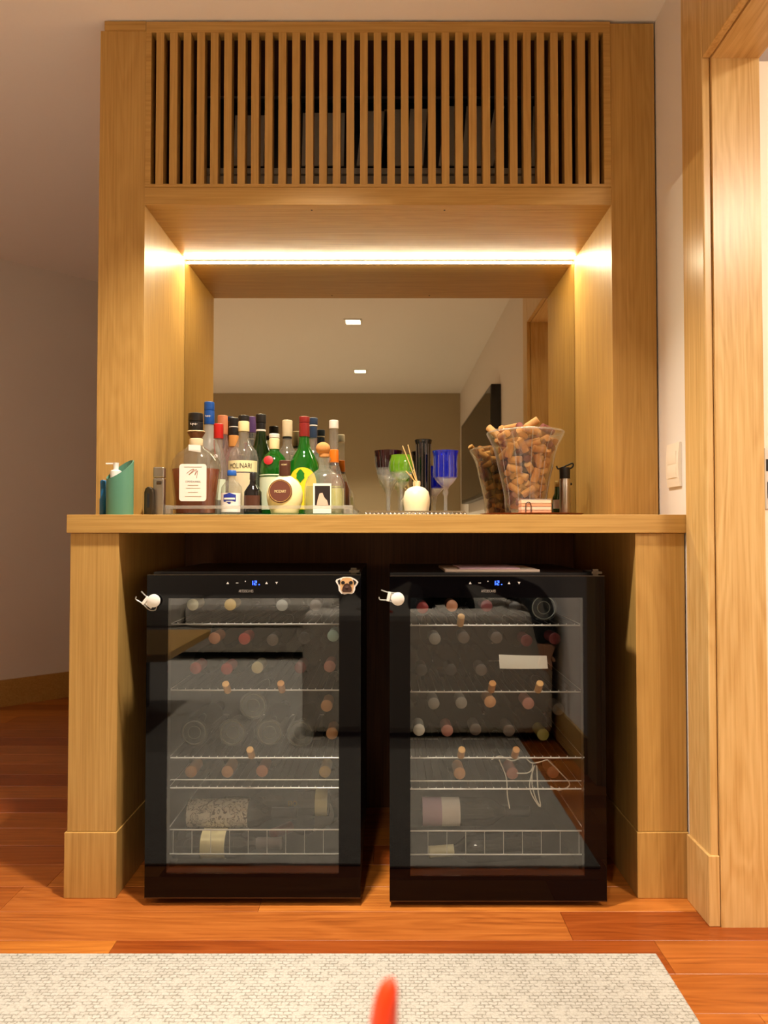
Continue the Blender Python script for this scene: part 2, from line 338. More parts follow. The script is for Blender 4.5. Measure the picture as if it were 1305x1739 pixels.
# planks, each its own piece
PW = 0.1235; EDGE = 1.774
TINT = [(1.0, 0.92, 0.86), (0.84, 0.70, 0.60), (1.25, 1.28, 1.15), (0.72, 0.50, 0.42), (1.15, 1.14, 0.85), (0.92, 0.82, 0.72)]
plank_mesh = {}
def plank(x0, x1, row, tint):
    y0 = EDGE + row * PW; key = round(x1 - x0, 3)
    if key not in plank_mesh:
        h = key / 2 - 0.0003; q = PW / 2 - 0.0003; c = 0.0006
        mb = MB(); mb.v = [(-h, -q, -0.012), (h, -q, -0.012), (h, q, -0.012), (-h, q, -0.012), (-h, -q, -c), (h, -q, -c), (h, q, -c), (-h, q, -c), (-h + c, -q + c, 0), (h - c, -q + c, 0), (h - c, q - c, 0), (-h + c, q - c, 0)]
        mb.f = [(0, 1, 5, 4), (1, 2, 6, 5), (2, 3, 7, 6), (3, 0, 4, 7), (4, 5, 9, 8), (5, 6, 10, 9), (6, 7, 11, 10), (7, 4, 8, 11), (8, 9, 10, 11)]
        plank_mesh[key] = mesh_of('plank', mb, 'floor_wood')
    o = bpy.data.objects.new('plank', plank_mesh[key]); COL.objects.link(o); o.parent = fl
    o.location = ((x0 + x1) / 2, y0 + PW / 2, 0); o.color = tuple(tint) + (1,)
fixed = {-1: [(-2.4, 3), (-1.35, 0), (0.425, 3), (1.0, 3)], 0: [(-2.2, 1), (-0.96, 0), (-0.32, 2), (1.0, 2)], 1: [(-2.3, 5), (-0.9, 4), (0.9, 1), (1.6, 3)],
         -2: [(-2.6, 4), (-0.62, 3), (0.61, 0), (1.2, 4)], -3: [(-2.0, 1), (0.3, 5), (1.4, 4)], -4: [(-2.0, 0), (0.72, 2), (1.3, 3)]}
for row in range(-9, 26):
    y0 = EDGE + row * PW
    x = LEFT + random.uniform(0.0, 0.9); cuts = [LEFT, x]
    if row in fixed:
        ends = [LEFT] + [e for e, t in fixed[row]] + [HALLX]; tints = [TINT[0]] + [TINT[t] for e, t in fixed[row]]
        tints = [TINT[random.randrange(6)]] + [TINT[t] for e, t in fixed[row]]
        for i in range(len(ends) - 1): plank(ends[i], ends[i + 1], row, tints[i])
        continue
    xe = 1.2 if row < 2 else 0.9
    x = LEFT + random.uniform(0.3, 1.2); plank(LEFT, x, row, random.choice(TINT))
    while x < xe:
        x2 = x + random.choice((0.9, 1.2, 1.5)); plank(x, x2, row, random.choice(TINT)); x = x2

struct('ceiling', MB().box(LEFT - 0.1, HALLX + 0.1, BACK - 0.1, 6.5, CEIL, CEIL + 0.08), 'ceiling_paint')
struct('wall_rear', MB().box(LEFT, XR + 0.13, BACK - 0.1, BACK, 0, CEIL), 'rear_paint')
struct('wall_left', MB().box(LEFT - 0.1, LEFT, BACK - 0.1, 2.3, 0, CEIL), 'wall_paint')
struct('wall_back', MB().box(XL + 0.012, XR, 2.452, 2.56, 0, CEIL), 'wall_paint')
def slab(p, q, th, z0, z1):                # upright slab from p to q (plan), thickness to the left of the run
    d = Vector((q[0] - p[0], q[1] - p[1])).normalized(); n = Vector((-d.y, d.x)) * th
    mb = MB(); a = [(p[0], p[1]), (q[0], q[1]), (q[0] + n.x, q[1] + n.y), (p[0] + n.x, p[1] + n.y)]
    mb.v = [(x, y, z) for z in (z0, z1) for x, y in a]; mb.f = [(0, 3, 2, 1), (4, 5, 6, 7), (0, 1, 5, 4), (1, 2, 6, 5), (2, 3, 7, 6), (3, 0, 4, 7)]; return mb
OA, OB = (-3.95, 2.06), (0.62, 6.35)
struct('wall_corridor', slab(OA, OB, 0.1, 0, CEIL), 'wall_paint')
dd = Vector((OB[0] - OA[0], OB[1] - OA[1])).normalized(); nn = Vector((dd.y, -dd.x)) * 0.016
struct('baseboard_corridor', slab((OA[0] + nn.x, OA[1] + nn.y), (OB[0] + nn.x, OB[1] + nn.y), 0.0158, 0, 0.142), 'oak_x')
struct('wall_corridor_side', MB().box(XR, XR + 0.13, 2.56, 6.4, 0, CEIL), 'wall_paint')
# right wall with the doorway
J0, J1, ZH = 0.95, 1.703, 2.09
wr = MB().box(XR, XR + 0.13, BACK, J0 - 0.02, 0, CEIL).box(XR + 0.018, XR + 0.13, J1 + 0.02, 1.832, 0, CEIL).box(XR, XR + 0.13, 1.832, 2.452, 0, CEIL).box(XR + 0.018, XR + 0.13, J0 - 0.02, J1 + 0.02, ZH + 0.02, CEIL)
struct('wall_right', wr, 'wall_paint')
struct('wall_hall', MB().box(HALLX, HALLX + 0.1, BACK, 3.0, 0, CEIL).box(XR + 0.13, HALLX, 2.9, 3.0, 0, CEIL).box(XR + 0.13, HALLX, -1.0, -0.9, 0, CEIL), 'wall_paint')
dr = struct('door_1', MB().box(XR + 0.0165, XR + 0.1325, J1, J1 + 0.02, 0, ZH).box(XR + 0.0165, XR + 0.1325, J0 - 0.02, J0, 0, ZH), 'oak_frame', label='oak lined doorway to the bright hall')
wood('oak_head', S(190, 146, 82), S(210, 170, 106), S(224, 188, 126), 'y', fine=60, figure=0.16, rough=0.3)
struct('head_lining', MB().box(XR + 0.0165, XR + 0.1325, J0 - 0.02, J1 + 0.02, ZH, ZH + 0.02), 'oak_head', dr)
struct('architrave', MB().box(XR - 0.0045, XR + 0.0155, J1 + 0.007, 1.831, 0, CEIL), 'oak_frame', dr, bevel=0.003)
struct('architrave', MB().box(XR - 0.0045, XR + 0.0155, 0.83, J0 - 0.007, 0, CEIL), 'oak_frame', dr, bevel=0.003)
struct('head_panel', MB().box(XR - 0.0045, XR + 0.0155, J0 - 0.006, J1 + 0.006, ZH + 0.004, CEIL), 'oak_frame', dr, bevel=0.002)
struct('plinth_block', MB().box(XR - 0.011, XR + 0.0155, J1 + 0.003, 1.831, 0, 0.166), 'oak_frame', dr, bevel=0.002)
struct('rebate', MB().box(XR + 0.133, XR + 0.19, J1 + 0.012, J1 + 0.03, 0, ZH), 'cream_paint', dr)
sp = struct('strike_plate', MB().box(XR + 0.137, XR + 0.165, J1 + 0.0085, J1 + 0.012, 0.99, 1.138), 'steel', dr, bevel=0.001)
for z0, z1, x0 in ((1.082, 1.111, 0.141), (1.016, 1.056, 0.1435)):
    struct('latch_hole', MB().box(XR + x0, XR + 0.160, J1 + 0.0078, J1 + 0.0086, z0, z1), 'black_matte', dr)
for z in (1.126, 1.003): struct('screw', MB().box(XR + 0.147, XR + 0.153, J1 + 0.0076, J1 + 0.0086, z - 0.003, z + 0.003), 'dark_steel', dr)
struct('baseboard_right', MB().box(XR - 0.012, XR - 0.0002, BACK, 0.829, 0, 0.142), 'oak_y')
struct('baseboard_rear', MB().box(LEFT, XR - 0.013, BACK, BACK + 0.014, 0, 0.142), 'oak_x')

# ------------------------------------------------------------------ the bar
pier_l = thing('bar_pier', 'left oak pier under the bar counter, beside the open corridor floor', 'pier', (XL + 0.07, 2.1, 0))
part('panel', MB().box(XL + 0.006, NL, DC + 0.01, 2.452, 0.1665, ZCB), 'oak_z', pier_l, bevel=0.0015)
part('plinth', MB().box(XL + 0.001, NL + 0.003, DC + 0.005, 2.452, 0, 0.166), 'oak_z', pier_l, bevel=0.0015)
pier_r = thing('bar_pier', 'right oak pier under the bar counter, against the doorway wall', 'pier', (NR + 0.06, 2.1, 0))
part('panel', MB().box(NR, XR - 0.004, DC + 0.01, 2.452, 0.1665, ZCB), 'oak_z', pier_r, bevel=0.0015)
part('plinth', MB().box(NR - 0.003, XR - 0.002, DC + 0.005, 2.452, 0, 0.166), 'oak_z', pier_r, bevel=0.0015)
solo('bar_counter', MB().box(XL, XR - 0.0005, DC, 2.452, ZCB + 0.0005, ZC), 'oak_x', 'long oak counter slab spanning both piers above the wine coolers', 'counter', bevel=0.0015)
solo('back_panel', MB().box(NL + 0.004, NR - 0.004, 2.435, 2.4515, 0, ZCB), 'oak_dark', 'dark stained panel behind the two wine coolers', 'panel')

cab = thing('bar_cabinet', 'tall oak bar cabinet surround with a slatted grille above the lit niche', 'cabinet', (0, 2.2, ZC))
part('side_panel', MB().box(XL, NL, DN, 2.4515, ZC + 0.0005, ZT - 0.024), 'oak_z', cab, bevel=0.001)
part('side_panel', MB().box(NR, XR - 0.005, DN, 2.4515, ZC + 0.0005, ZT - 0.002), 'oak_z', cab, bevel=0.001)
part('cap', MB().box(XL + 0.012, NL - 0.001, DN - 0.002, 2.45, ZT - 0.024, ZT + 0.003), 'oak_x', cab)
part('soffit', MB().box(NL, NR, DN + 0.0305, DM + 0.001, ZS, ZS + 0.02), 'oak_x', cab)
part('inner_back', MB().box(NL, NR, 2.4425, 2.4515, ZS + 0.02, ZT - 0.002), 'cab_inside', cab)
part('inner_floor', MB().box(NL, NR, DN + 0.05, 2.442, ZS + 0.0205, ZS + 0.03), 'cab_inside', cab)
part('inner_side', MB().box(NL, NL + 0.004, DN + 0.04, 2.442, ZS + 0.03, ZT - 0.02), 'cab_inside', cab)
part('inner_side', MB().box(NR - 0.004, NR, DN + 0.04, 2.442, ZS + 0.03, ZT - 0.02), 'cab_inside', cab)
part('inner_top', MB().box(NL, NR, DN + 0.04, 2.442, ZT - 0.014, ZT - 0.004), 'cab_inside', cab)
part('bottom_rail', MB().box(NL, NR, DN - 0.002, DN + 0.03, ZS, 1.9235), 'oak_x', cab, bevel=0.001)
gr = part('grille', MB().box(NL + 0.001, NR - 0.001, DN - 0.004, DN + 0.03, 2.374, ZT).box(NL + 0.001, NR - 0.001, DN - 0.004, DN + 0.03, 1.924, 1.932)
          .box(NL + 0.001, NL + 0.0165, DN - 0.004, DN + 0.03, 1.932, 2.374).box(NR - 0.0205, NR - 0.001, DN - 0.004, DN + 0.03, 1.932, 2.374), 'oak_x', cab)
sm = mesh_of('slat', MB().box(-0.0108, 0.0108, 0, 0.034, 1.932 - ZC, 2.374 - ZC), 'oak_z')
for i in range(33):
    o = bpy.data.objects.new('slat', sm); COL.objects.link(o); o.parent = gr; o.location = (-0.6555 + i * (0.5970 + 0.6555) / 32, DN - 0.003 - 2.2, 0)
for u in (530, 755): part('screw_hole', MB().lathe([(0.003, ZS - 0.0006), (0.003, ZS + 0.0002)], (at(u, 358, 2.05).x, 2.045), 8), 'black_matte', cab)

solo('mirror', MB().box(NL + 0.001, NR - 0.001, DM, DM + 0.006, ZC + 0.0005, ZS + 0.018), 'mirror', 'wide mirror panel lining the back of the lit niche', 'mirror')
led = thing('led_strip', 'glowing warm white light strip along the top of the niche mirror', 'light strip', (0, DM - 0.011, ZS - 0.008))
part('channel', MB().box(NL + 0.003, NR - 0.003, DM - 0.033, DM - 0.011, ZS - 0.0015, ZS - 0.0003), 'steel', led)
pr = MB(); k = [(-0.008, 0), (-0.0075, -0.003), (-0.005, -0.006), (0, -0.0075), (0.005, -0.006), (0.0075, -0.003), (0.008, 0)]; k = [(a, b * 0.62) for a, b in k]
n = len(k); pr.v = [(x, DM - 0.022 + a, ZS - 0.0015 + b) for x in (NL + 0.004, NR - 0.004) for a, b in k]
pr.f = [(i, i + 1, n + i + 1, n + i) for i in range(n - 1)] + [tuple(range(n)), tuple(range(2 * n - 1, n - 1, -1))]
part('diffuser', pr, 'led', led)

# air conditioner behind the slats
ac = thing('air_conditioner', 'black ducted air conditioner half hidden behind the slatted grille', 'air conditioner', (-0.05, 2.35, ZS + 0.03))
a0, a1 = at(352, 172, 2.28), at(916, 284, 2.28)
part('housing', MB().box(a0.x, a1.x, 2.31, 2.435, ZS + 0.031, a0.z), 'ac_black', ac)
part('rim', MB().box(a0.x, a1.x, 2.27, 2.31, a0.z - 0.012, a0.z).box(a0.x, a0.x + 0.012, 2.27, 2.31, a1.z, a0.z - 0.012).box(a1.x - 0.012, a1.x, 2.27, 2.31, a1.z, a0.z - 0.012), 'ac_black', ac)
part('top_edge', MB().box(a0.x, a1.x, 2.262, 2.31, a0.z + .0002, a0.z + .006), 'ac_edge', ac)
t0, t1 = at(500, 287, 2.27), at(500, 304, 2.27)
part('drip_tray', MB().box(a0.x, a1.x, 2.262, 2.31, t1.z + 0.013, t0.z), 'ac_grey', ac, bevel=0.002)
part('drip_tray', MB().box(a0.x, a1.x, 2.266, 2.31, ZS + 0.031, t1.z + 0.009), 'ac_grey', ac, bevel=0.002)
for u0, u1, ln, vt in ((397, 448, 3, 197), (513, 584, 2, 193), (606, 660, 10, 190), (648, 684, 5, 187), (690, 719, 7, 186), (745, 772, 12, 180), (784, 818, 9, 176), (822, 838, 20, 174), (903, 910, 3, 176)):
    b0, b1, c0, c1 = at(u0, 282, 2.29), at(u1, 282, 2.29), at(u0 + ln, vt, 2.29), at(u1 + ln, vt, 2.29)
    part('vane', MB().prism([(b0.x, b0.z), (b1.x, b1.z), (c1.x, c1.z), (c0.x, c0.z)], 2.286, 2.292), 'ac_grey', ac)

# wall switch on the strip of wall beside the niche
sw = thing('light_switch', 'cream double light switch on the wall beside the niche', 'light switch', (XR, 1.905, 1.115))
def plate(y0, y1, z0, z1, x0, x1, bulge=0.004):
    mb = MB(); nseg = 8; pts = []
    for i in range(nseg + 1):
        t = i / nseg; z = z0 + (z1 - z0) * t; pts.append((x1 - bulge * math.sin(PI * t), z))
    vs = [(x, y0, z) for x, z in pts] + [(x0, y0, z1), (x0, y0, z0)]; m = len(vs)
    mb.v = vs + [(x, y1, z) for x, y, z in vs]; mb.f = [tuple(range(m)), tuple(range(2 * m - 1, m - 1, -1))] + [(i, m + i, m + (i + 1) % m, (i + 1) % m) for i in range(m)]
    return mb
part('plate', plate(1.862, 1.945, 1.056, 1.173, XR - 0.0003, XR - 0.006), 'cream_plastic', sw, smooth=40)
part('rocker', plate(1.875, 1.932, 1.117, 1.150, XR - 0.004, XR - 0.0105, 0.001), 'cream_plastic', sw, smooth=40)
part('rocker', plate(1.875, 1.932, 1.080, 1.1145, XR - 0.004, XR - 0.0100, 0.001), 'cream_plastic', sw, smooth=40)

# downlights, then added fixtures for the unseen fill lamps
for (lx, ly), lab in zip(DOWN + FILL, ('square recessed ceiling downlight nearest the bar cabinet', 'square recessed downlight, the larger of two seen in the mirror', 'square recessed downlight, the smaller of two seen in the mirror', 'added fill light shaped as a downlight above the coffee table, unseen', 'added fill light shaped as a downlight above the far sofa seat, unseen', 'added fill light shaped as a downlight by the corridor wall, unseen')):
    d_ = thing('downlight', lab, 'downlight', (lx, ly, CEIL - 0.009), 'recessed ceiling downlights')
    part('frame', MB().box(lx - .062, lx + .062, ly - .062, ly - .05, CEIL - .008, CEIL - .0003).box(lx - .062, lx + .062, ly + .05, ly + .062, CEIL - .008, CEIL - .0003)
         .box(lx - .062, lx - .05, ly - .05, ly + .05, CEIL - .008, CEIL - .0003).box(lx + .05, lx + .062, ly - .05, ly + .05, CEIL - .008, CEIL - .0003), 'white_plastic', d_)
    part('diffuser', MB().box(lx - .05, lx + .05, ly - .05, ly + .05, CEIL - .006, CEIL - .0003), 'lamp_panel', d_)

hl = thing('hall_fill_light', 'added unseen square fill light in the hall beyond the oak doorway', 'ceiling light', (1.6, 0.1, CEIL - .012))  # fixture added around the unseen hall fill lamp
part('frame', MB().box(1.44, 1.76, -.06, .26, CEIL - .008, CEIL - .0003), 'white_plastic', hl); part('diffuser', MB().box(1.45, 1.75, -.05, .25, CEIL - .012, CEIL - .0082), 'lamp_panel', hl)
# rug, sofa, table, television: the room behind, seen in the mirror and the cooler doors
solo('rug', MB().box(-2.7, 0.592, -2.3, 1.589, 0.0, 0.008), 'rug_weave', 'large beige woven rug on the wooden floor before the coolers', 'rug', bevel=0.003)
def cushion(x0, x1, y0, y1, z0, z1): return MB().box(x0, x1, y0, y1, z0, z1)
sf = thing('sofa', 'grey fabric corner sofa reflected in both cooler doors', 'sofa', (-0.5, -1.0, 0.008))
part('base', MB().box(-0.38, 0.74, -2.55, 0.38, 0.03, 0.24).box(-2.6, -0.38, -2.55, -1.57, 0.06, 0.24), 'sofa_fabric', sf, bevel=0.02)
part('arm', cushion(-0.388, 0.745, 0.12, 0.387, 0.03, 0.565), 'sofa_fabric', sf, bevel=0.03)
part('seat_cushion', cushion(-0.375, 0.5, -1.5, 0.115, 0.24, 0.42), 'sofa_fabric', sf, bevel=0.05)
part('seat_cushion', cushion(-0.375, 0.5, -2.3, -1.51, 0.24, 0.42), 'sofa_fabric', sf, bevel=0.05)
part('seat_cushion', cushion(-1.48, -0.385, -2.3, -1.56, 0.24, 0.42), 'sofa_fabric', sf, bevel=0.05)
part('seat_cushion', cushion(-2.58, -1.49, -2.3, -1.56, 0.24, 0.42), 'sofa_fabric', sf, bevel=0.05)
part('backrest', cushion(0.52, 0.745, -2.55, 0.115, 0.24, 0.57), 'sofa_fabric', sf, bevel=0.05)
part('backrest', cushion(-2.58, 0.505, -2.6, -2.31, 0.24, 0.66), 'sofa_fabric', sf, bevel=0.05)
for x, y in ((-0.3, 0.3), (0.66, 0.3), (-2.5, -1.66), (-2.5, -2.45), (0.66, -2.45), (-0.3, -1.0)):
    part('foot', MB().lathe([(0.02, 0.008), (0.022, 0.06)], (x, y), 10), 'black_plastic', sf)
tb = thing('coffee_table', 'low wooden coffee table with pale edge, reflected in the left cooler door', 'table', (-1.45, 0.05, 0.008))
part('top', MB().box(-1.95, -0.97, -0.30, 0.48, 0.365, 0.40), 'oak_y', tb, bevel=0.003)
for x in (-1.88, -1.3):
    for y in (-0.2, 0.38): part('leg', MB().box(x - 0.025, x + 0.025, y - 0.025, y + 0.025, 0.008, 0.365), 'black_plastic', tb)
tv = thing('television', 'large black wall television seen at an angle in the mirror', 'television', (0.74, -0.93, 1.215))
part('bezel', MB().box(0.705, XR - 0.0003, -1.93, 0.02, 1.20, 1.945), 'black_plastic', tv, bevel=0.003)
part('screen', MB().box(0.7035, 0.705, -1.91, 0.0, 1.225, 1.93), 'black_glass', tv)

# ------------------------------------------------------------------ wine coolers
SEG7 = {'1': 'bc', '2': 'abged', '8': 'abcdefg', '0': 'abcdef'}
def seg7(ch, cx, cz, y, w=0.006, h=0.011, t=0.0014):
    mb = MB(); hw, hh = w / 2, h / 2
    R = dict(a=(-hw, hw, hh - t, hh), g=(-hw, hw, -t / 2, t / 2), d=(-hw, hw, -hh, -hh + t), b=(hw - t, hw, 0, hh), c=(hw - t, hw, -hh, 0), f=(-hw, -hw + t, 0, hh), e=(-hw, -hw + t, -hh, 0))
    for c in SEG7[ch]: x0, x1, z0, z1 = R[c]; mb.box(cx + x0, cx + x1, y - 0.0003, y, cz + z0, cz + z1)
    return mb
def frame_box(x0, x1, z0, z1, a0, a1, c0, c1, y0, y1):       # a slab with a window a0..a1, c0..c1
    return MB().box(x0, a0, y0, y1, z0, z1).box(a1, x1, y0, y1, z0, z1).box(a0, a1, y0, y1, z0, c0).box(a0, a1, y0, y1, c1, z1)
def shelf_mesh(x0, x1, y0, y1, z, lip=False):
    mb = MB(); r = 0.0017
    mb.tube([(x0, y0, z), (x1, y0, z)], 0.0022); mb.tube([(x0, y0, z), (x0, y1, z), (x1, y1, z), (x1, y0, z)], 0.0012, 5)
    nw = 22; rods = MB()
    for i in range(nw + 1):
        x = x0 + (x1 - x0) * i / nw; mb.tube([(x, y0, z), (x, y0, z + 0.005)], 0.0012, 4); rods.tube([(x, y0 + 0.002, z + 0.002), (x, y1, z + 0.002)], 0.0009, 4)
    if lip: mb.tube([(x0, y0, z), (x0, y0, z + 0.016), (x0 + 0.006, y0, z + 0.021), (x1 - 0.006, y0, z + 0.021), (x1, y0, z + 0.016), (x1, y0, z)], 0.0016, 5)
    return mb, rods
def basket_mesh(x0, x1, y0, y1, z0, z1):
    mb = MB(); mb.tube([(x0, y0, z1), (x1, y0, z1)], 0.0019); mb.tube([(x0, y0, z0), (x1, y0, z0)], 0.0019)
    for i in range(10): x = x0 + (x1 - x0) * (i + 0.3) / 9.6; mb.tube([(x, y0, z1), (x, y0, z0)], 0.0008, 4)
    for x in (x0, x1): mb.tube([(x, y0, z1), (x, y1, z1)], 0.0016, 4)
    return mb
COOL = {}
def cooler(key, lab, x0, x1, yf, ztop, win, shelves, lips, basket, disp_u, zb=0.022):
    t = thing('wine_cooler', lab, 'wine cooler', ((x0 + x1) / 2, 2.1, 0)); yd = yf + 0.042; yb = 2.36
    w0, w1, c0, c1 = win
    body = MB().box(x0 + .002, x0 + .03, yd + .004, yb, zb + .012, ztop + .006).box(x1 - .03, x1 - .002, yd + .004, yb, zb + .012, ztop + .006).box(x0 + .03, x1 - .03, yd + .004, yb, zb + .002, zb + .012).box(x0 + .03, x1 - .03, yd + .004, yb, ztop - .03, ztop + .006).box(x0 + .03, x1 - .03, yb - .03, yb, zb + .012, ztop - .03)
    part('body', body, 'black_plastic', t)
    lin = MB().box(x0 + .030, x0 + .034, yd + .01, yb - .031, zb + .012, ztop - .03).box(x1 - .034, x1 - .030, yd + .01, yb - .031, zb + .012, ztop - .03).box(x0 + .034, x1 - .034, yd + .01, yb - .031, zb + .012, zb + .016).box(x0 + .034, x1 - .034, yb - .035, yb - .031, zb + .016, ztop - .034).box(x0 + .034, x1 - .034, yd + .01, yb - .031, ztop - .034, ztop - .03)
    part('liner', lin, 'cooler_liner', t)
    d = part('door', frame_box(x0, x1, zb, ztop, w0, w1, c0, c1, yf, yf + 0.006), 'black_glass', t, label='black glass door with a clear window')
    part('door_frame', frame_box(x0 + .002, x1 - .002, zb + .002, ztop - .002, w0 - .004, w1 + .004, c0 - .004, c1 + .004, yf + .0062, yd), 'black_plastic', d)
    part('pane', MB().box(w0 + .0002, w1 - .0002, yf + .0005, yf + .004, c0 + .0002, c1 - .0002), 'cooler_pane', d)
    part('edge_trim', MB().box(x0, x1, yf - .0006, yf + .004, zb - .003, zb - .0004), 'dark_steel', d)
    part('edge_trim', MB().box(x0, x1, yf + .001, yf + .006, ztop + .0003, ztop + .002), 'dark_steel', d)
    part('inside_fill_lamp', MB().box((x0 + x1) / 2 - .16, (x0 + x1) / 2 + .16, yd + .012, yd + .024, ztop - .040, ztop - .0345), 'cooler_fill', t, label='small added fill light strip inside the cooler roof')  # glowing strip added to brighten shelves and bottles
    part('hinge', MB().box(x1 - .030, x1 - .004, yf + .008, yd + .05, ztop + .0065, ztop + .012).box(x1 - .026, x1 - .012, yf + .012, yf + .026, ztop, ztop + .018), 'dark_steel', t)
    # display
    y = yf - 0.0002; q = at(disp_u, 990, yf); dig = seg7('1', q.x - .0045, q.z, y).merge(seg7('2', q.x + .0045, q.z, y))
    part('digits', dig, 'blue_led', d, label='blue lit digits 12')
    part('indicator', MB().lathe([(0.0014, 0), (0.0014, 0.0003)], seg=8).xf(Matrix.Translation((q.x + .014, y, q.z - .004)) @ Matrix.Rotation(PI / 2, 4, 'X')), 'blue_led', d)
    for du, kind in ((-44, 'drop'), (-28, 'dash'), (-14, 'dot'), (22, 'up'), (39, 'down')):
        p = at(disp_u + du, 990, yf); s_ = 0.0034; ic = MB()
        if kind in ('drop', 'up'): ic.prism([(p.x - s_, p.z - s_ * .8), (p.x + s_, p.z - s_ * .8), (p.x, p.z + s_)], y - .0003, y)
        elif kind == 'down': ic.prism([(p.x, p.z - s_), (p.x + s_, p.z + s_ * .8), (p.x - s_, p.z + s_ * .8)], y - .0003, y)
        elif kind == 'dash': ic.box(p.x - s_, p.x + s_, y - .0003, y, p.z - .0007, p.z + .0007)
        else: ic.box(p.x - .0012, p.x + .0012, y - .0003, y, p.z + .003, p.z + .0054)
        part('touch_icon', ic, 'icon_white', d)
    p = at(disp_u - 13, 1004, yf)
    part('lettering', text_flat('ARTDESCAVES', 0.0098, (p.x, y, p.z), 0.58), 'letter_grey', d, label='grey maker lettering')
    # wire shelves
    sy0, sy1 = yd + 0.03, yb - 0.05; zz = []
    for v in shelves:
        z = at(500, v, sy0).z; zz.append(z)
        fm, rm = shelf_mesh(x0 + .036, x1 - .036, sy0, sy1, z, v in lips); ws = part('wire_shelf', fm, 'chrome_wire', t, smooth=60)
        rd = part('rods', rm, 'dark_wire', ws, smooth=60); rd['kind'] = 'stuff'
    bz = [at(500, v, sy0).z for v in basket]
    part('basket', basket_mesh(x0 + .036, x1 - .036, sy0 - .004, sy1, bz[1], bz[0]), 'chrome_wire', t, smooth=60)
    for fx in (x0 + .05, x1 - .05):
        for fy in (yd + .04, yb - .05): part('foot', MB().lathe([(0.018, 0), (0.018, zb + .012)], (fx, fy), 10), 'black_plastic', t)
    part('kick_plate', MB().box(x0 + .006, x1 - .006, yd + .006, yd + .012, 0.004, zb + .012), 'black_plastic', t)
    COOL[key] = dict(sy0=sy0, sy1=sy1, z=zz, basket=bz, t=t, x0=x0, x1=x1, yf=yf, ztop=ztop, floor=zb + .016)
YF1, YF2 = 1.800, 1.792
def px(u, Y): return at(u, 1200, Y).x
def pz(v, Y): return at(650, v, Y).z
cooler('left', 'left black wine cooler, with the pug magnet on its door', px(248, YF1), px(613, YF1), YF1, pz(977, YF1), (px(284, YF1), px(576, YF1), pz(1484, YF1), pz(1016, YF1)), (1060, 1172, 1287, 1338), (1338,), (1408, 1449), 431)
cooler('right', 'right black wine cooler, with magazines lying on top', px(662, YF2), px(1029, YF2), YF2, pz(979, YF2), (px(697, YF2), px(992, YF2), pz(1488, YF2), pz(1015, YF2)), (1062, 1175, 1287, 1340), (1340,), (1410, 1450), 843, zb=0.018)

# wine bottles lying in the coolers (axis along local +y, neck tip at the origin)
WB = [(0.0375, 0.300), (0.0375, 0.125), (0.034, 0.105), (0.020, 0.085), (0.0145, 0.075), (0.0143, 0.066)]
def wine_bottle_meshes(foil):
    k = MB().lathe([(0.012, 0.298), (0.030, 0.300)] + WB, seg=20, cap1=False)
    c = MB().lathe([(0.0152, 0.070), (0.0152, 0.012), (0.0160, 0.011), (0.0160, 0.002), (0.0135, 0.0)], seg=18).lathe([(0.006, -0.0006), (0.006, 0.0)], seg=10)
    R = Matrix.Rotation(-PI / 2, 4, 'X')      # z -> +y
    return mesh_of('glass', k.xf(R), 'bottle_dark_glass', smooth=40), mesh_of('capsule', c.xf(R), foil, smooth=40)
WBM = {}
COLN = dict(foil_red='red', foil_dark_red='dark red', foil_copper='copper', foil_cream='cream', foil_grey='grey', foil_teal='pale teal', foil_rose='rose', foil_orange='tan', foil_olive='olive', foil_dim='dull brown', gold='gold', foil_black='black', paper='white', burgundy='burgundy')
def lay_bottle(foil, tip, tail, label, group, base_first=False):
    if foil not in WBM: WBM[foil] = wine_bottle_meshes(foil)
    gm, cm = WBM[foil]
    o = bpy.data.objects.new('wine_bottle', None); COL.objects.link(o); o.empty_display_size = 0.03
    d = (Vector(tail) - Vector(tip)).normalized(); o.rotation_mode = 'QUATERNION'; o.rotation_quaternion = Vector((0, 1, 0)).rotation_difference(d); o.location = tip
    o['label'] = label; o['category'] = 'wine bottle'; o['group'] = group
    g = bpy.data.objects.new('glass', gm); COL.objects.link(g); g.parent = o
    c = bpy.data.objects.new('capsule', cm); COL.objects.link(c); c.parent = o
    ORG[o.name] = Vector((0, 0, 0)); return o
SHN = {0: 'top shelf', 1: 'second shelf', 2: 'third shelf', 3: 'fourth shelf', 4: 'bottom basket'}
ORDN = ['first', 'second', 'third', 'fourth', 'fifth', 'sixth', 'seventh', 'eighth']
glint_me = mesh_of('base_glint_ring', MB().tube([(.031 * math.cos(a * PI / 12), .3005, .031 * math.sin(a * PI / 12)) for a in range(24)], .0016, 5, closed=True).tube([(.017 * math.cos(a * PI / 8), .299, .017 * math.sin(a * PI / 8)) for a in range(16)], .0009, 4, closed=True), 'ring_glint', smooth=60)  # highlights on the bottle bases, modelled as lighter rings
def rows(side, lst):
    C_ = COOL[side]
    for tier, v0, items in lst:
        items = sorted(items, key=lambda q: q[0])
        for i, it in enumerate(items):
            u, v, foil = it[:3]; nose = it[3] if len(it) > 3 else True; Y = 1.935
            p = at(u, v, Y)
            lab = f"{COLN[foil]} capped wine bottle, {ORDN[i]} from left, {tier}, {side} cooler"
            if nose: lay_bottle(foil, p, p + Vector((0, 0.30, 0)), lab, f"wine bottles in the {side} cooler")
            else:
                lab = f"dark wine bottle base, {ORDN[i]} from left, {tier}, {side} cooler"
                o = lay_bottle(foil, p + Vector((0, 0.30, 0)), p, lab, f"wine bottles in the {side} cooler")
                g = bpy.data.objects.new('base_glint_ring', glint_me); COL.objects.link(g); g.parent = o
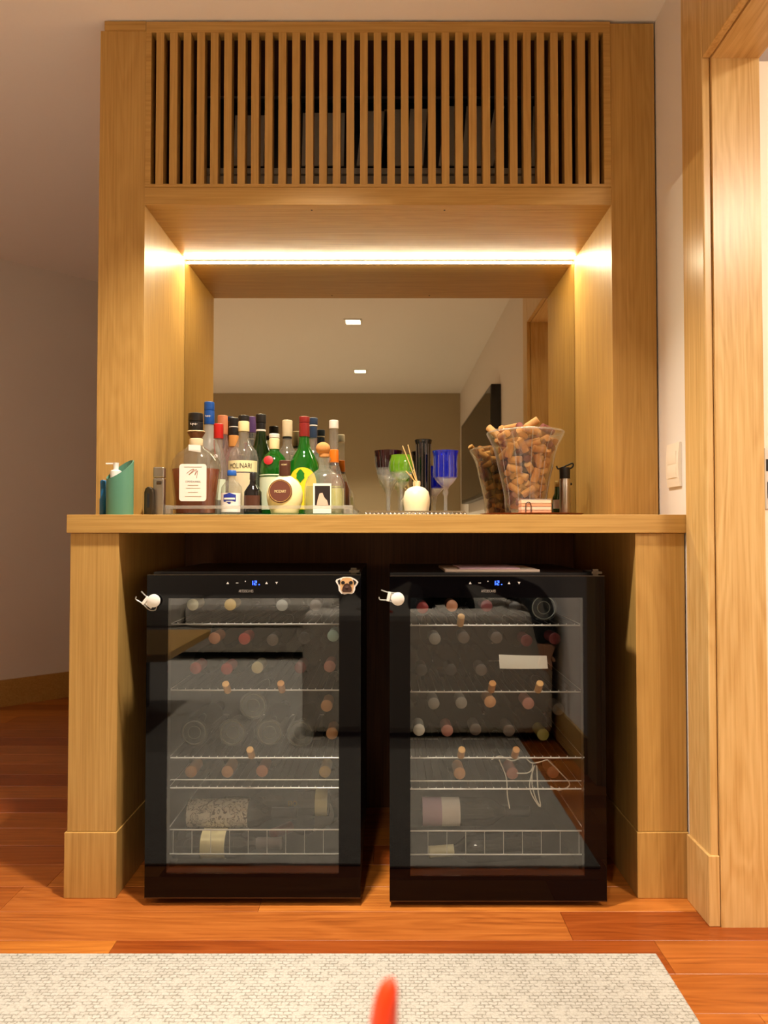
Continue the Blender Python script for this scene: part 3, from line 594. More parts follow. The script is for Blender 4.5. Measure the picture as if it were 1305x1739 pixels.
rows('left', [('top shelf', 1027, [(327, 1027, 'foil_cream'), (391, 1027, 'gold'), (479, 1028, 'foil_grey'), (536, 1028, 'foil_dim')]),
              ('second shelf upper row', 1088, [(364, 1084, 'foil_copper'), (415, 1085, 'foil_red'), (463, 1087, 'foil_dim'), (517, 1084, 'foil_black'), (566, 1080, 'foil_teal')]),
              ('second shelf lower row', 1133, [(332, 1135, 'foil_red'), (385, 1136, 'foil_red'), (437, 1134, 'foil_cream'), (510, 1134, 'foil_dark_red'), (560, 1132, 'foil_rose')]),
              ('third shelf upper row', 1200, [(430, 1198, 'foil_black', False), (555, 1199, 'foil_orange')]),
              ('third shelf lower row', 1240, [(330, 1244, 'foil_black', False), (395, 1244, 'foil_black', False), (458, 1244, 'foil_black', False), (510, 1246, 'foil_black', False), (564, 1246, 'foil_orange')]),
              ('fourth shelf', 1313, [(324, 1311, 'foil_orange'), (386, 1311, 'foil_orange'), (445, 1310, 'foil_copper'), (552, 1311, 'gold')])])
rows('right', [('top shelf', 1030, [(718, 1032, 'foil_red'), (768, 1029, 'foil_copper'), (827, 1029, 'foil_dark_red'), (875, 1031, 'foil_black'), (924, 1032, 'foil_black', False)]),
               ('second shelf upper row', 1086, [(739, 1085, 'foil_grey'), (788, 1083, 'foil_dim'), (844, 1083, 'foil_dim'), (895, 1088, 'foil_dark_red'), (943, 1085, 'foil_dark_red')]),
               ('second shelf lower row', 1136, [(716, 1138, 'foil_black'), (766, 1138, 'foil_black'), (818, 1138, 'foil_dim')]),
               ('third shelf upper row', 1194, [(737, 1195, 'foil_grey'), (784, 1194, 'foil_grey'), (833, 1192, 'foil_orange'), (898, 1195, 'foil_rose'), (949, 1205, 'foil_dim')]),
               ('third shelf lower row', 1240, [(712, 1240, 'paper'), (760, 1241, 'foil_rose'), (808, 1239, 'foil_dim'), (865, 1241, 'foil_dim'), (923, 1248, 'foil_olive')]),
               ('fourth shelf', 1316, [(781, 1314, 'foil_orange'), (871, 1314, 'foil_rose'), (940, 1312, 'foil_copper')])])
def side_bottle(side, u0, u1, v, Y, lab, labels, foil, neck_left=False, ry=0.0):
    a, b = at(u0, v, Y), at(u1, v + ry, Y); t0, t1 = (a, b) if neck_left else (b, a)
    if foil == 'burgundy': t1 = t0 + Vector(SIDE_TAIL)      # lies slanting back into the basket
    o = lay_bottle(foil, t0, t1, lab, f"wine bottles in the {side} cooler"); o['group'] = f"wine bottles in the {side} cooler"
    L_ = (t1 - t0).length
    for l0, l1, mat, nm in labels:              # label band along the axis, metres from the neck tip
        mb = MB().lathe([(0.0379, l0), (0.0379, l1)], seg=20, cap0=False, cap1=False).xf(Matrix.Rotation(-PI / 2, 4, 'X'))
        g = bpy.data.objects.new(nm, mesh_of(nm, mb, mat, smooth=40)); COL.objects.link(g); g.parent = o
    return o
o = side_bottle('left', 314, 505, 1381, 1.985, 'wine bottle with a grey damask patterned label lying across the left cooler', [(0.132, 0.298, 'damask', 'paper_label')], 'foil_black')
o2 = side_bottle('left', 382, 575, 1362, 2.06, 'wine bottle with a gold label and gold lettering lying across the left cooler', [(0.262, 0.297, 'label_cream', 'paper_label')], 'foil_black', True)
bpy.context.view_layer.update(); q_ = at(497, 1365, 2.06 - .0385); lt = text_flat('EIO', .019, tuple(q_), .9); lt.xf(o2.matrix_world.inverted())
g_ = bpy.data.objects.new('lettering', mesh_of('lettering', lt, 'gold')); COL.objects.link(g_); g_.parent = o2
side_bottle('left', 294, 480, 1432, 1.945, 'wine bottle with a cream band label lying in the left cooler basket', [(0.15, 0.215, 'label_cream', 'paper_label')], 'foil_dim')
SIDE_TAIL = (.19, .23, 0)
side_bottle('left', 462, 570, 1418, 2.00, 'wine bottle with burgundy capsule and white label in the left cooler basket', [(0.13, 0.21, 'label_white', 'paper_label')], 'burgundy', True)
side_bottle('right', 742, 900, 1378, 1.985, 'wine bottle with a pink and white label lying across the right cooler', [(0.195, 0.245, 'label_white', 'paper_label'), (0.245, 0.298, 'label_pink', 'paper_label')], 'foil_black')
side_bottle('right', 728, 900, 1447, 1.965, 'wine bottle with a long cream capsule lying in the right cooler basket', [], 'foil_cream', True, -14)
# loose corks perched on the shelf fronts
cork_me = mesh_of('wine_cork', MB().lathe([(0.0095, 0), (0.0108, 0.001), (0.0108, 0.043), (0.0095, 0.044)], seg=14), 'cork_pale', smooth=40)
cork_me2 = cork_me.copy(); cork_me2.materials.clear(); cork_me2.materials.append(MATS['cork'])
cork_me3 = cork_me.copy(); cork_me3.materials.clear(); cork_me3.materials.append(MATS['cork_wine'])
for side, u, v, k_, lab in (('left', 385, 1168, 0, 'wine cork on the second shelf rail of the left cooler, left one'), ('left', 478, 1167, 1, 'wine cork on the second shelf rail of the left cooler, right one'), ('left', 426, 1279, 0, 'wine cork on the third shelf rail of the left cooler'),
                   ('right', 783, 1054, 0, 'wine cork on the top shelf rail of the right cooler'), ('right', 836, 1167, 1, 'wine cork on the second shelf rail of the right cooler, left one'), ('right', 916, 1167, 0, 'wine cork on the second shelf rail of the right cooler, right one'),
                   ('right', 784, 1279, 0, 'pale wine cork on the third shelf rail of the right cooler, left one'), ('right', 876, 1279, 1, 'tan wine cork on the third shelf rail of the right cooler, right one')):
    o = bpy.data.objects.new('wine_cork', (cork_me, cork_me2)[k_]); COL.objects.link(o); p = at(u, v, COOL[side]['sy0'] - 0.014)
    o.rotation_euler = (math.radians(48), 0, 0); o.location = p + Vector((0, .016, -0.012)); o.scale = (.85, .85, .85); o['label'] = lab; o['category'] = 'cork'; o['group'] = 'corks on the cooler shelves'
# paper slip and tied cord
q0, q1 = at(849, 1113, 1.885), at(931, 1136, 1.885)
mb = MB(); nx = 8
for i in range(nx + 1):
    x = q0.x + (q1.x - q0.x) * i / nx; b_ = 0.004 * math.sin(PI * i / nx); mb.v += [(x, 1.885 - b_, q1.z + .001), (x, 1.897 - b_, q0.z - .003 * i / nx), (x, 1.8856 - b_, q1.z + .001), (x, 1.8976 - b_, q0.z - .003 * i / nx)]
for i in range(nx):
    a = 4 * i; mb.f += [(a, a + 4, a + 5, a + 1), (a + 2, a + 3, a + 7, a + 6), (a, a + 2, a + 6, a + 4), (a + 1, a + 5, a + 7, a + 3)]
solo('paper_slip', mb, 'paper', 'blank white paper slip leaning on bottles in the right cooler', 'paper slip', smooth=60)
def curve_pts(pts, n=6):
    P = [Vector(p) for p in pts]; P = [P[0]] + P + [P[-1]]; out = []
    for i in range(1, len(P) - 2):
        for j in range(n):
            t = j / n; a, b, c, d = P[i - 1:i + 3]
            out.append(0.5 * ((2 * b) + (c - a) * t + (2 * a - 5 * b + 4 * c - d) * t * t + (3 * b - a - 3 * c + d) * t ** 3))
    return out + [P[-2]]
cd = MB()
for pts in ([(905, 1298), (904, 1330), (910, 1355), (918, 1370)], [(908, 1300), (900, 1330), (904, 1350), (918, 1370), (914, 1340), (912, 1300)], [(878, 1313), (898, 1312), (906, 1302)], [(848, 1290), (860, 1320), (862, 1350), (866, 1373)], [(930, 1290), (950, 1310), (968, 1332), (950, 1342), (935, 1335)], [(835, 1290), (850, 1284), (870, 1292), (890, 1286), (905, 1296), (930, 1290)]):
    cd.tube(curve_pts([at(u, v, 1.895) for u, v in pts], 5), 0.0017, 5)
solo('white_cord', cd, 'cord_white', 'looped white cord hanging inside the right cooler below the third shelf', 'cord', smooth=60)

# magnets and clips on the coolers
def disc(u, v, Y, r, th, seg=20): 
    p = at(u, v, Y); return MB().lathe([(r * .96, 0), (r, th * .3), (r, th * .8), (r * .9, th)], seg=seg).xf(Matrix.Translation(p) @ Matrix.Rotation(PI / 2, 4, 'X'))
def clip(label, Y, cu, cv, du, dv, ang):
    t = thing('magnet_clip', label, 'magnet clip', at(cu, cv, Y), 'clear magnet clips'); Y -= 0.0004
    part('knob', disc(cu, cv, Y - 0.006, 0.0165, 0.006), 'white_plastic', t, smooth=40)
    p = at(du, dv, Y); s_ = 0.0015; R = Matrix.Translation(p) @ Matrix.Rotation(ang, 4, 'Y')
    jaw = MB().tube(curve_pts([(-.030, -.004, .012), (-.012, -.004, .010), (.014, -.004, .012), (.024, -.004, .006), (.026, -.004, -.004), (.014, -.004, -.012), (-.010, -.004, -.010), (-.028, -.004, -.012), (-.032, -.004, -.006)], 5), 0.0017, 6)
    part('jaw', jaw.xf(R), 'frost_glass', t, smooth=60)
    brg = MB().box(-.012, -.004, -.006, -.002, -.012, .012).box(-.004, .016, -.004, 0, -.008, .008)
    part('bridge', brg.xf(R), 'white_plastic', t, bevel=0.001)
clip('clear plastic magnet clip on the upper left edge of the left cooler', YF1, 262, 1020, 252, 1023, math.radians(38))
clip('clear plastic magnet clip on the upper left edge of the right cooler', YF2, 676, 1017, 666, 1014, math.radians(12))
# pug face magnet
pg = thing('dog_magnet', 'pug dog face magnet on the top right corner of the left cooler', 'magnet', at(588, 994, YF1))
def pugpoly(pts, d0, d1): return MB().prism([(at(560 + x / 21.73, 960 + y / 21.73, YF1).x, at(560 + x / 21.73, 960 + y / 21.73, YF1).z) for x, y in pts], YF1 - d1, YF1 - d0)
def ell(cx, cy, rx, ry, n=14): return [(cx + rx * math.cos(2 * PI * i / n), cy + ry * math.sin(2 * PI * i / n)) for i in range(n)]
part('outline', pugpoly([(400, 470), (520, 430), (780, 430), (900, 480), (1000, 540), (1065, 625), (1000, 740), (950, 800), (945, 900), (900, 1000), (820, 1055), (680, 1045), (560, 1075), (430, 1040), (340, 930), (325, 800), (310, 730), (260, 660), (220, 580), (260, 520)], .0003, .0022), 'label_white', pg)
part('ear', pugpoly([(400, 510), (300, 560), (330, 680), (390, 720)], .0023, .0030), 'pug_black', pg)
part('ear', pugpoly([(860, 520), (960, 570), (1000, 630), (920, 740)], .0023, .0030), 'pug_black', pg)
part('face', pugpoly([(480, 470), (640, 450), (800, 470), (890, 600), (900, 780), (860, 930), (800, 1000), (500, 1000), (420, 900), (395, 760), (400, 600)], .0023, .0032), 'pug_tan', pg)
part('muzzle', pugpoly([(640, 660), (740, 690), (820, 820), (830, 930), (780, 985), (500, 985), (460, 930), (480, 820), (560, 690)], .0033, .0042), 'pug_dark', pg)
for cx_ in (500, 790): part('eye', pugpoly(ell(cx_, 640, 72, 62), .0033, .0040), 'pug_black', pg)
part('nose', pugpoly(ell(635, 790, 62, 46), .0043, .0052), 'pug_nose', pg)
# magazines on the right cooler
zt2 = COOL['right']['ztop'] + 0.0065
m0, m1 = px(757, 1.86), px(919, 1.86)
solo('magazine', MB().box(m0, m1, 1.865, 2.10, zt2 + .0002, zt2 + .007), 'magazine', 'thick magazine lying flat on the right wine cooler', 'magazine', bevel=0.001)
solo('booklet', MB().box(m0 + .04, m1 - .05, 1.875, 2.08, zt2 + .0075, zt2 + .0105), 'label_pink', 'thin booklet lying on the magazine on the right cooler', 'booklet')

# ------------------------------------------------------------------ bottles on the counter
TZ = 0.9865                                  # top of the glass tray
g0, g1 = at(279, 870, 2.05).x, at(600, 870, 2.05).x
ty0, ty1 = 2.023, 2.408
tray = thing('glass_tray', 'clear glass tray with raised rail holding the liquor bottles', 'tray', ((g0 + g1) / 2, 2.23, ZC))
glass('tray_glass', (0.70, 0.86, 0.76, 1), (0.3, 0.55, 0.42, 1), body=0.2, bodycol=(0.55, 0.75, 0.62, 1))
part('plate', MB().box(g0, g1, ty0, ty1, ZC + .0005, TZ), 'tray_glass', tray)
zr0, zr1 = at(400, 864, ty0).z, at(400, 858.5, ty0).z
for a in (MB().box(g0, g1, ty0, ty0 + .005, zr0, zr1), MB().box(g0, g0 + .005, ty0 + .005, ty1, zr0, zr1), MB().box(g1 - .005, g1, ty0 + .005, ty1, zr0, zr1)): part('rail', a, 'crystal', tray, bevel=0.001)
for x in (g0, g1 - .026):
    for y in (ty0, ty1 - .026): part('corner_post', MB().box(x, x + .026, y, y + .026, TZ, zr1 + .001), 'crystal', tray, bevel=0.002)

def B(name, label, u, Y, prof, mat, cat='bottle', ys=1.0, base=TZ, sq=1.0, liquid=None, seg=28):
    """prof: (half width px, image row) from the neck down; the last row is the foot"""
    x = at(u, 800, Y).x; k = Y / FPX
    t = thing(name, label, cat, (x, Y, base + .0003), 'liquor bottles on the glass tray')
    P = [(hw * k, at(u, v, Y).z) for hw, v in prof]; P.append((P[-1][0], base + .004)); P.append((P[-1][0] * .9, base + .0006))
    part('glass', MB().lathe(P[::-1], (x, Y), seg, ys, sq=sq, cap1=False), mat, t, smooth=50)
    t['px_k'] = k; del t['px_k']
    if liquid:
        vt, lm = liquid; zt_ = at(u, vt, Y).z
        Q = [(r * .94 - .0006, z) for r, z in P if z < zt_ - .001]
        # radius at the liquid level
        for (r0, z0), (r1, z1) in zip(P, P[1:]):
            if z0 >= zt_ >= z1 and z0 > z1: rr = r0 + (r1 - r0) * (z0 - zt_) / (z0 - z1); Q.insert(0, (rr * .94 - .0006, zt_)); break
        Q[-1] = (Q[-1][0], Q[-1][1] + .002)
        part('liquid', MB().lathe(Q[::-1], (x, Y), seg, ys, sq=sq), lm, t, smooth=50)
    return t, x, Y, k
def cap(b, hw0, v0, hw1, v1, mat, name='cap', rim=0.0, extra=None, ys=1.0):
    t, x, Y, k = b; z0, z1 = at(CX, v0, Y).z, at(CX, v1, Y).z; r0, r1 = hw0 * k, hw1 * k
    P = [(r1 * .98, z1), (r1, z1 + .0008), (r0, z0 - .0015), (r0 * .9, z0)]
    return part(name, MB().lathe(P, (x, Y), 20, ys), mat, t, smooth=40)
def zv(v, Y): return at(CX, v, Y).z
def lab(b, hw, v0, v1, mat, ah=1.2, ys=1.0, da=0.0, name='paper_label'):
    t, x, Y, k = b; return part(name, arc((x, Y), hw * k + .0006, zv(v1, Y), zv(v0, Y), ah, ys, da), mat, t, smooth=60)

def squiggle(c, r, z, wd, ht):               # an unreadable line of script round a cap
    pts = []
    for i in range(25):
        t = i / 24; a = (t - .5) * wd / r; h = ht * .5 * math.sin(i * 1.9) * (.5 + .5 * math.cos(i * .7)); pts.append((c[0] + r * math.sin(a), c[1] - r * math.cos(a), z + h))
    return MB().tube(pts, .0006, 4)
# back rows
b = B('liquor_bottle', 'bottle with black lettered cap behind the amber decanter', 332, 2.195, [(8, 733), (8, 748), (12, 756), (19, 768), (20, 790), (20, 868)], 'clear_glass')
cap(b, 12.5, 702, 12.5, 716, 'cap_black'); c_ = cap(b, 12.5, 716.5, 12.5, 732, 'cap_black')
part('lettering', squiggle((b[1], b[2]), 12.6 * b[3] + .0008, zv(722, 2.195), .022, .010), 'label_white', b[0])
b = B('liquor_bottle', 'tallest bottle with a long blue foil neck, at the back left', 355, 2.27, [(8, 721), (9, 735), (13, 750), (19, 765), (20, 790), (20, 868)], 'frost_glass')
cap(b, 8.5, 683, 8.8, 697, 'cap_blue'); cap(b, 8.8, 697.5, 9, 721, 'cap_blue', 'neck_foil')
part('lettering', squiggle((b[1], b[2]), 9 * b[3] + .0008, zv(708, 2.27), .018, .009), 'label_white', b[0])
b = B('liquor_bottle', 'bottle with a peach cap against the mirror, behind the red capped one', 378, 2.355, [(8, 738), (9, 752), (14, 766), (18, 778), (18, 868)], 'pink_glass')
cap(b, 8.6, 706, 8.8, 738, 'cap_peach')
b = B('liquor_bottle', 'bottle with black cap and orange neck band left of the cream labelled one', 397, 2.27, [(7.5, 738), (7.5, 760), (14, 772), (19, 784), (19, 868)], 'pink_glass')
cap(b, 8.2, 710, 8.2, 724, 'cap_black'); cap(b, 8.3, 724.6, 8.3, 726.4, 'cap_white', 'cap_ring'); cap(b, 8.2, 727, 8.2, 739, 'cap_black', 'collar'); cap(b, 8.6, 740, 8.6, 759, 'band_orange', 'neck_band')
b = B('liquor_bottle', 'bottle with a purple cap against the mirror', 427.5, 2.36, [(7, 735), (8, 757), (15, 772), (18, 782), (18, 868)], 'clear_glass')
cap(b, 7.6, 708, 7.8, 735, 'cap_purple')
b = B('liquor_bottle', 'dark green bottle with black cap, behind the red sealed green one', 443, 2.289, [(7.5, 731), (9, 742), (12, 755), (17, 768), (20, 782), (20, 868)], 'dark_green_glass')
cap(b, 9, 704, 8.8, 718, 'cap_black'); cap(b, 8.3, 718.5, 8, 730, 'cap_black', 'neck_foil'); cap(b, 8.6, 730, 8.6, 733, 'cap_white', 'neck_ring')
b = B('liquor_bottle', 'clear bottle with a tall cream stopper behind the red sealed green one', 488, 2.29, [(7.5, 744), (8, 757), (14, 766), (19, 776), (20, 790), (20, 868)], 'clear_glass')
cap(b, 8.8, 714, 8.8, 742, 'cap_cream', 'stopper'); cap(b, 8, 742.5, 8, 745, 'cap_black', 'neck_ring')
b = B('liquor_bottle', 'clear bottle with navy blue cap and foil, right of the maroon capped one', 532, 2.285, [(6.5, 744), (7, 756), (12, 768), (18, 780), (18, 868)], 'clear_glass')
cap(b, 7.6, 710, 7.6, 721, 'cap_navy'); cap(b, 7.0, 725, 7.2, 744, 'cap_navy', 'neck_foil'); cap(b, 7.4, 722, 7.4, 724, 'cap_white', 'cap_ring')
b = B('liquor_bottle', 'tall bottle with white cap and orange neck label at the right end', 567, 2.25, [(7.5, 729), (7.5, 764), (9, 790), (14, 806), (20, 822), (20, 868)], 'clear_glass', liquid=(806, 'amber_liquid'))
cap(b, 8, 714, 8.2, 728, 'cap_white'); cap(b, 8.2, 764, 8.8, 786, 'cap_orange', 'neck_label'); cap(b, 8.9, 786.6, 8.9, 790, 'cap_brown', 'neck_ring')
lab(b, 20, 830, 860, 'label_cream', 1.1)
# middle row
b = B('liquor_bottle', 'clear bottle with red cap, a cord and a tag round its neck', 371, 2.185, [(6.5, 745), (7, 762), (11, 776), (15, 790), (17, 806), (17, 868)], 'clear_glass')
cap(b, 8, 720, 8.2, 745, 'cap_red')
zt_ = zv(776, 2.185); part('tag', MB().lathe([(.006, 0), (.006, .001)], seg=12).xf(Matrix.Translation((b[1] - .002, 2.185 - .025, zt_)) @ Matrix.Rotation(PI / 2, 4, 'X')), 'label_white', b[0])
part('cord', MB().tube(curve_pts([(b[1] - .011, 2.175, zv(748, 2.185)), (b[1] - .009, 2.168, zv(760, 2.185)), (b[1] - .003, 2.159, zt_ + .006)], 4), 0.001, 5), 'burgundy', b[0])
lab(b, 17, 815, 850, 'label_pale', 1.0)
b = B('liquor_bottle', 'clear bottle with black cap and cream label lettered MOLINARI', 414, 2.185, [(8.5, 733), (9, 745), (14, 757), (22, 766), (25.5, 782), (25.5, 868)], 'clear_glass')
cap(b, 9.3, 706, 9.3, 715, 'cap_black'); cap(b, 9.4, 716, 9.5, 733, 'label_cream', 'neck_label')
lab(b, 25.5, 784, 803, 'label_cream', 1.25)
part('lettering', text_wrap('MOLINARI', 0.0225, (b[1], b[2]), 25.5 * b[3] + .0012, zv(793.5, 2.185), da=-0.05, sx=0.72), 'ink_dark', b[0])
lab(b, 25.5, 805, 860, 'cap_cream', 1.05)
b = B('liquor_bottle', 'green bottle with a round red wax seal and pale label', 466, 2.18, [(8, 763), (9, 767), (16, 774), (22, 784), (24.5, 798), (24.5, 868)], 'green_glass')
cap(b, 9, 737, 9, 744, 'cap_white'); cap(b, 9, 745, 9, 763, 'label_cream', 'neck_label')
ms = MB().lathe([(7.6 * b[3], 0), (8 * b[3], .002), (5 * b[3], .003)], seg=18).xf(Matrix.Translation((b[1] - .011, 2.18 - 22.5 * b[3], zv(784, 2.18))) @ Matrix.Rotation(PI / 2 - 0.25, 4, 'X')); part('wax_seal', ms, 'seal_red', b[0], smooth=40)
lab(b, 24.5, 807, 866, 'label_pale', 1.3); lab(b, 24.8, 809, 811, 'dark_green_glass', 1.28, name='label_line')
b = B('liquor_bottle', 'bright green bottle with maroon capsule and yellow leaf label', 517, 2.19, [(8.5, 742), (9, 752), (12, 764), (18, 774), (24, 786), (27, 800), (27, 868)], 'green_glass')
cap(b, 9.2, 708, 9, 718, 'cap_maroon'); cap(b, 8.8, 718.5, 9.2, 742, 'cap_maroon', 'neck_foil')
# round topped label: stacked arcs
t_, x_, y_, k_ = b; mb = MB(); prev = None; r_ = 27 * k_ + .0007; N_ = 9
for i in range(N_ + 1):
    ph = (PI / 2) * i / N_; ah = max(0.02, 0.95 * math.cos(ph)); z = zv(822 - 26 * math.sin(ph), y_)
    ring = [(x_ + r_ * math.sin(-ah + 2 * ah * j / 10), y_ - r_ * math.cos(-ah + 2 * ah * j / 10), z) for j in range(11)]
    n0 = len(mb.v); mb.v += ring
    if i:
        for j in range(10): mb.f.append((n0 - 11 + j, n0 - 10 + j, n0 + j + 1, n0 + j))
part('paper_label', mb, 'label_yellow', t_, smooth=60); lab(b, 27, 822, 866, 'label_yellow', 0.95)
lf = [(0, 11), (3, 9), (5, 6), (7, 4), (6.4, 0), (7.2, -4), (4, -7), (0, -12), (-4, -7), (-7.2, -4), (-6.4, 0), (-7, 4), (-5, 6), (-3, 9)]
mb = MB(); r2 = r_ + .0008; mb.v = [(x_ + r2 * math.sin(-.12 + a * k_ / r2), y_ - r2 * math.cos(-.12 + a * k_ / r2), zv(810, y_) + c * k_) for a, c in lf] + [(x_ + r2 * math.sin(-.12), y_ - r2 * math.cos(-.12), zv(810, y_))]
mb.f = [(i, (i + 1) % len(lf), len(lf)) for i in range(len(lf))]; part('leaf_print', mb, 'leaf_green', t_)
# front row
b = B('decanter', 'squat amber spirit decanter with white label and wooden stopper, leftmost on the tray', 333, 2.09, [(11, 744), (11.5, 757), (20, 763), (32, 771), (40, 783), (43, 797), (40, 820), (37, 845), (36, 868)], 'decanter_glass', 'decanter', ys=0.68, liquid=(797, 'amber_liquid'))
t_, x_, y_, k_ = b
cap(b, 15.5, 732, 15, 734, 'cap_cream', 'stopper_rim', ys=.8); part('stopper', MB().lathe([(9.5 * k_, zv(744, y_)), (15 * k_, zv(735, y_))], (x_, y_), 20, .8), 'oak_dark', t_, smooth=40)
cap(b, 11.8, 745, 11.8, 757, 'cap_cream', 'neck_cork', ys=.7); 
def rrect(x0, x1, z0, z1, r, n=4):
    o_ = []
    for cx_, cz_, a0_ in ((x1 - r, z1 - r, 0), (x0 + r, z1 - r, PI / 2), (x0 + r, z0 + r, PI), (x1 - r, z0 + r, 3 * PI / 2)):
        for i in range(n + 1): a_ = a0_ + PI / 2 * i / n; o_.append((cx_ + r * math.cos(a_), cz_ + r * math.sin(a_)))
    return o_
yl = y_ - 43 * k_ * .68 - .0012
pl = at(304.5, 851, yl); pu = at(351, 788, yl)
part('paper_label', MB().prism(rrect(pl.x, pu.x, pl.z, pu.z, .008), yl - .0012, yl), 'label_white', t_)
yt = yl - .0016
part('signature', MB().tube(curve_pts([at(u, v, yt) for u, v in ((317, 804), (325, 798), (330, 797), (324, 803), (321, 806), (330, 800), (334, 797), (331, 807), (336, 799), (334, 812))], 4), .0006, 4), 'ink_brown', t_)
part('lettering', text_flat('COMENDA AMARAL', 0.0078, tuple(at(328, 818, yt)), 0.62), 'ink_dark', t_)
for v, wd in ((793, 30), (824, 18), (829, 25), (836, 17), (843, 28)): p0, p1 = at(328 - wd / 2, v, yt), at(328 + wd / 2, v, yt); part('print_line', MB().box(p0.x, p1.x, yt - .0002, yt, p0.z - .0006, p0.z + .0006), 'ink_grey', t_)
part('neck_label', MB().prism([(at(325, 767, 0 + y_).x, zv(767, y_)), (at(345, 770, y_).x, zv(770, y_)), (at(345, 758, y_).x, zv(758, y_)), (at(325, 757, y_).x, zv(757, y_))], y_ - 24 * k_ * .68, y_ - 22 * k_ * .68), 'label_white', t_)

b = B('liquor_bottle', 'miniature clear bottle with blue cap and blue shield label', 394, 2.088, [(6, 809), (6.5, 816), (12, 820), (17, 827), (18, 838), (18, 868)], 'clear_glass')
t_, x_, y_, k_ = b; cap(b, 7.5, 799, 8, 808, 'cap_blue'); lab(b, 18, 838, 870, 'label_white', 1.1)
sh = [(-11, 3), (-11, 10), (-5, 12), (0, 14), (5, 12), (11, 10), (11, 3), (11, -4), (0, -10), (-11, -4)]
mb = MB(); r2 = 18 * k_ + .0014; sh = [(a * f_, c * f_) for f_ in (1, .6) for a, c in sh] + [(0, 0)]; mb.v = [(x_ + r2 * math.sin(a * k_ / r2), y_ - r2 * math.cos(a * k_ / r2), zv(849, y_) + c * k_ * .8) for a, c in sh]; mb.f = [(i, (i + 1) % 10, 10 + (i + 1) % 10, 10 + i) for i in range(10)] + [(10 + i, 10 + (i + 1) % 10, 20) for i in range(10)]; part('shield_print', mb, 'shield_blue', t_)
part('print_line', arc((x_, y_), r2 + .0005, zv(849, y_), zv(846, y_), .5), 'label_white', t_); part('print_line', arc((x_, y_), r2 + .0005, zv(853, y_), zv(851.5, y_), .3), 'label_white', t_)
b = B('liquor_bottle', 'small dark brown bottle with black cap, between the miniature and the round yellow bottle', 430, 2.085, [(5, 815), (6, 822), (11, 829), (15, 836), (15.5, 868)], 'black_crystal')
cap(b, 5.5, 803, 5.7, 815, 'cap_black'); lab(b, 15.5, 842, 864, 'cap_brown', 1.0)
b = B('liquor_bottle', 'round yellow liqueur bottle with brown cap and brown disc label', 484, 2.085, [(9.5, 808), (14, 811), (22, 817), (28, 826), (31, 838), (30, 852), (27, 862), (24, 868)], 'label_cream', ys=0.6)
t_, x_, y_, k_ = b; cap(b, 9.6, 782, 10, 808, 'cap_brown', ys=.9)
part('cap_lettering', text_wrap('MOZART', 0.0062, (x_, y_), 9.7 * k_ + .001, zv(790, y_), .9, sx=.7), 'label_cream', t_)
yl = y_ - 31 * k_ * .6 - .002; p = at(476, 834, yl)
part('disc_label', MB().lathe([(19.5 * k_, 0), (20 * k_, .001), (19.5 * k_, .002)], seg=28).xf(Matrix.Translation((p.x, yl + .004, p.z)) @ Matrix.Rotation(PI / 2, 4, 'X')), 'choc', t_)
part('disc_ring', MB().tube([(p.x + 18 * k_ * math.cos(a * PI / 14), yl + .0016, p.z + 18 * k_ * math.sin(a * PI / 14)) for a in range(28)], .0007, 4, closed=True), 'gold', t_)
part('lettering', text_flat('MOZART', 0.0115, (p.x, yl + .0012, p.z - .001), .72), 'label_cream', t_)
b = B('liquor_bottle', 'squat clear tequila bottle with wooden ball stopper and portrait label', 551, 2.09, [(9.5, 776), (11.5, 780), (9.5, 786), (10, 797), (18, 802), (27, 809), (32, 820), (34, 836), (34, 868)], 'clear_glass', ys=0.62, liquid=(826, 'pale_liquid'), sq=0.9)
t_, x_, y_, k_ = b
part('stopper', MB().ball((at(549, 762, y_).x, y_, zv(762, y_)), 12.5 * k_, 20, 12, (1, 1, .9)).lathe([(9 * k_, zv(776, y_)), (9 * k_, zv(771, y_))], (x_, y_), 16), 'cork', t_, smooth=50)
yl = y_ - 34 * k_ * .62 - .0015; p0, p1 = at(532, 872, yl), at(563, 821, yl)
part('paper_label', MB().box(p0.x, p1.x, yl - .001, yl, max(p0.z, TZ + .002), p1.z), 'label_white', t_)
q0, q1 = at(535, 858, yl), at(561, 825, yl); part('picture', MB().box(q0.x, q1.x, yl - .0014, yl - .001, q0.z, q1.z), 'photo_dark', t_)
part('picture_figure', MB().prism([(at(u, v, yl).x, at(u, v, yl).z) for u, v in ((538, 858), (558, 858), (556, 850), (552, 846), (550, 842), (548, 837), (543, 838), (540, 848))], yl - .0018, yl - .0014), 'photo_skin', t_)

# ------------------------------------------------------------------ goblets, vase and diffuser on the beaded tray
bt = thing('beaded_tray', 'silver beaded tray under the coloured crystal goblets', 'tray', (at(705, 868, 2.2).x, 2.2, ZC))
s0, s1 = at(622, 868, 2.08).x, at(790, 868, 2.08).x
part('plate', MB().box(s0, s1, 2.082, 2.33, ZC + .0005, ZC + .006), 'silver', bt, bevel=.001)
part('rim', MB().box(s0 - .002, s1 + .002, 2.079, 2.084, ZC + .013, ZC + .017).box(s0 - .002, s1 + .002, 2.329, 2.334, ZC + .013, ZC + .017).box(s0 - .002, s0 + .003, 2.084, 2.329, ZC + .013, ZC + .017).box(s1 - .003, s1 + .002, 2.084, 2.329, ZC + .013, ZC + .017), 'silver', bt)
bm_ = mesh_of('bead', MB().ball((0, 0, 0), .0055, 8, 6), 'silver', smooth=60); nb = int((s1 - s0) / .012)
for i in range(nb + 1):
    o = bpy.data.objects.new('bead', bm_); COL.objects.link(o); o.parent = bt; o.location = (s0 + (s1 - s0) * i / nb - bt.location.x, 2.0815 - 2.2, .0075)
GZ = ZC + .0065
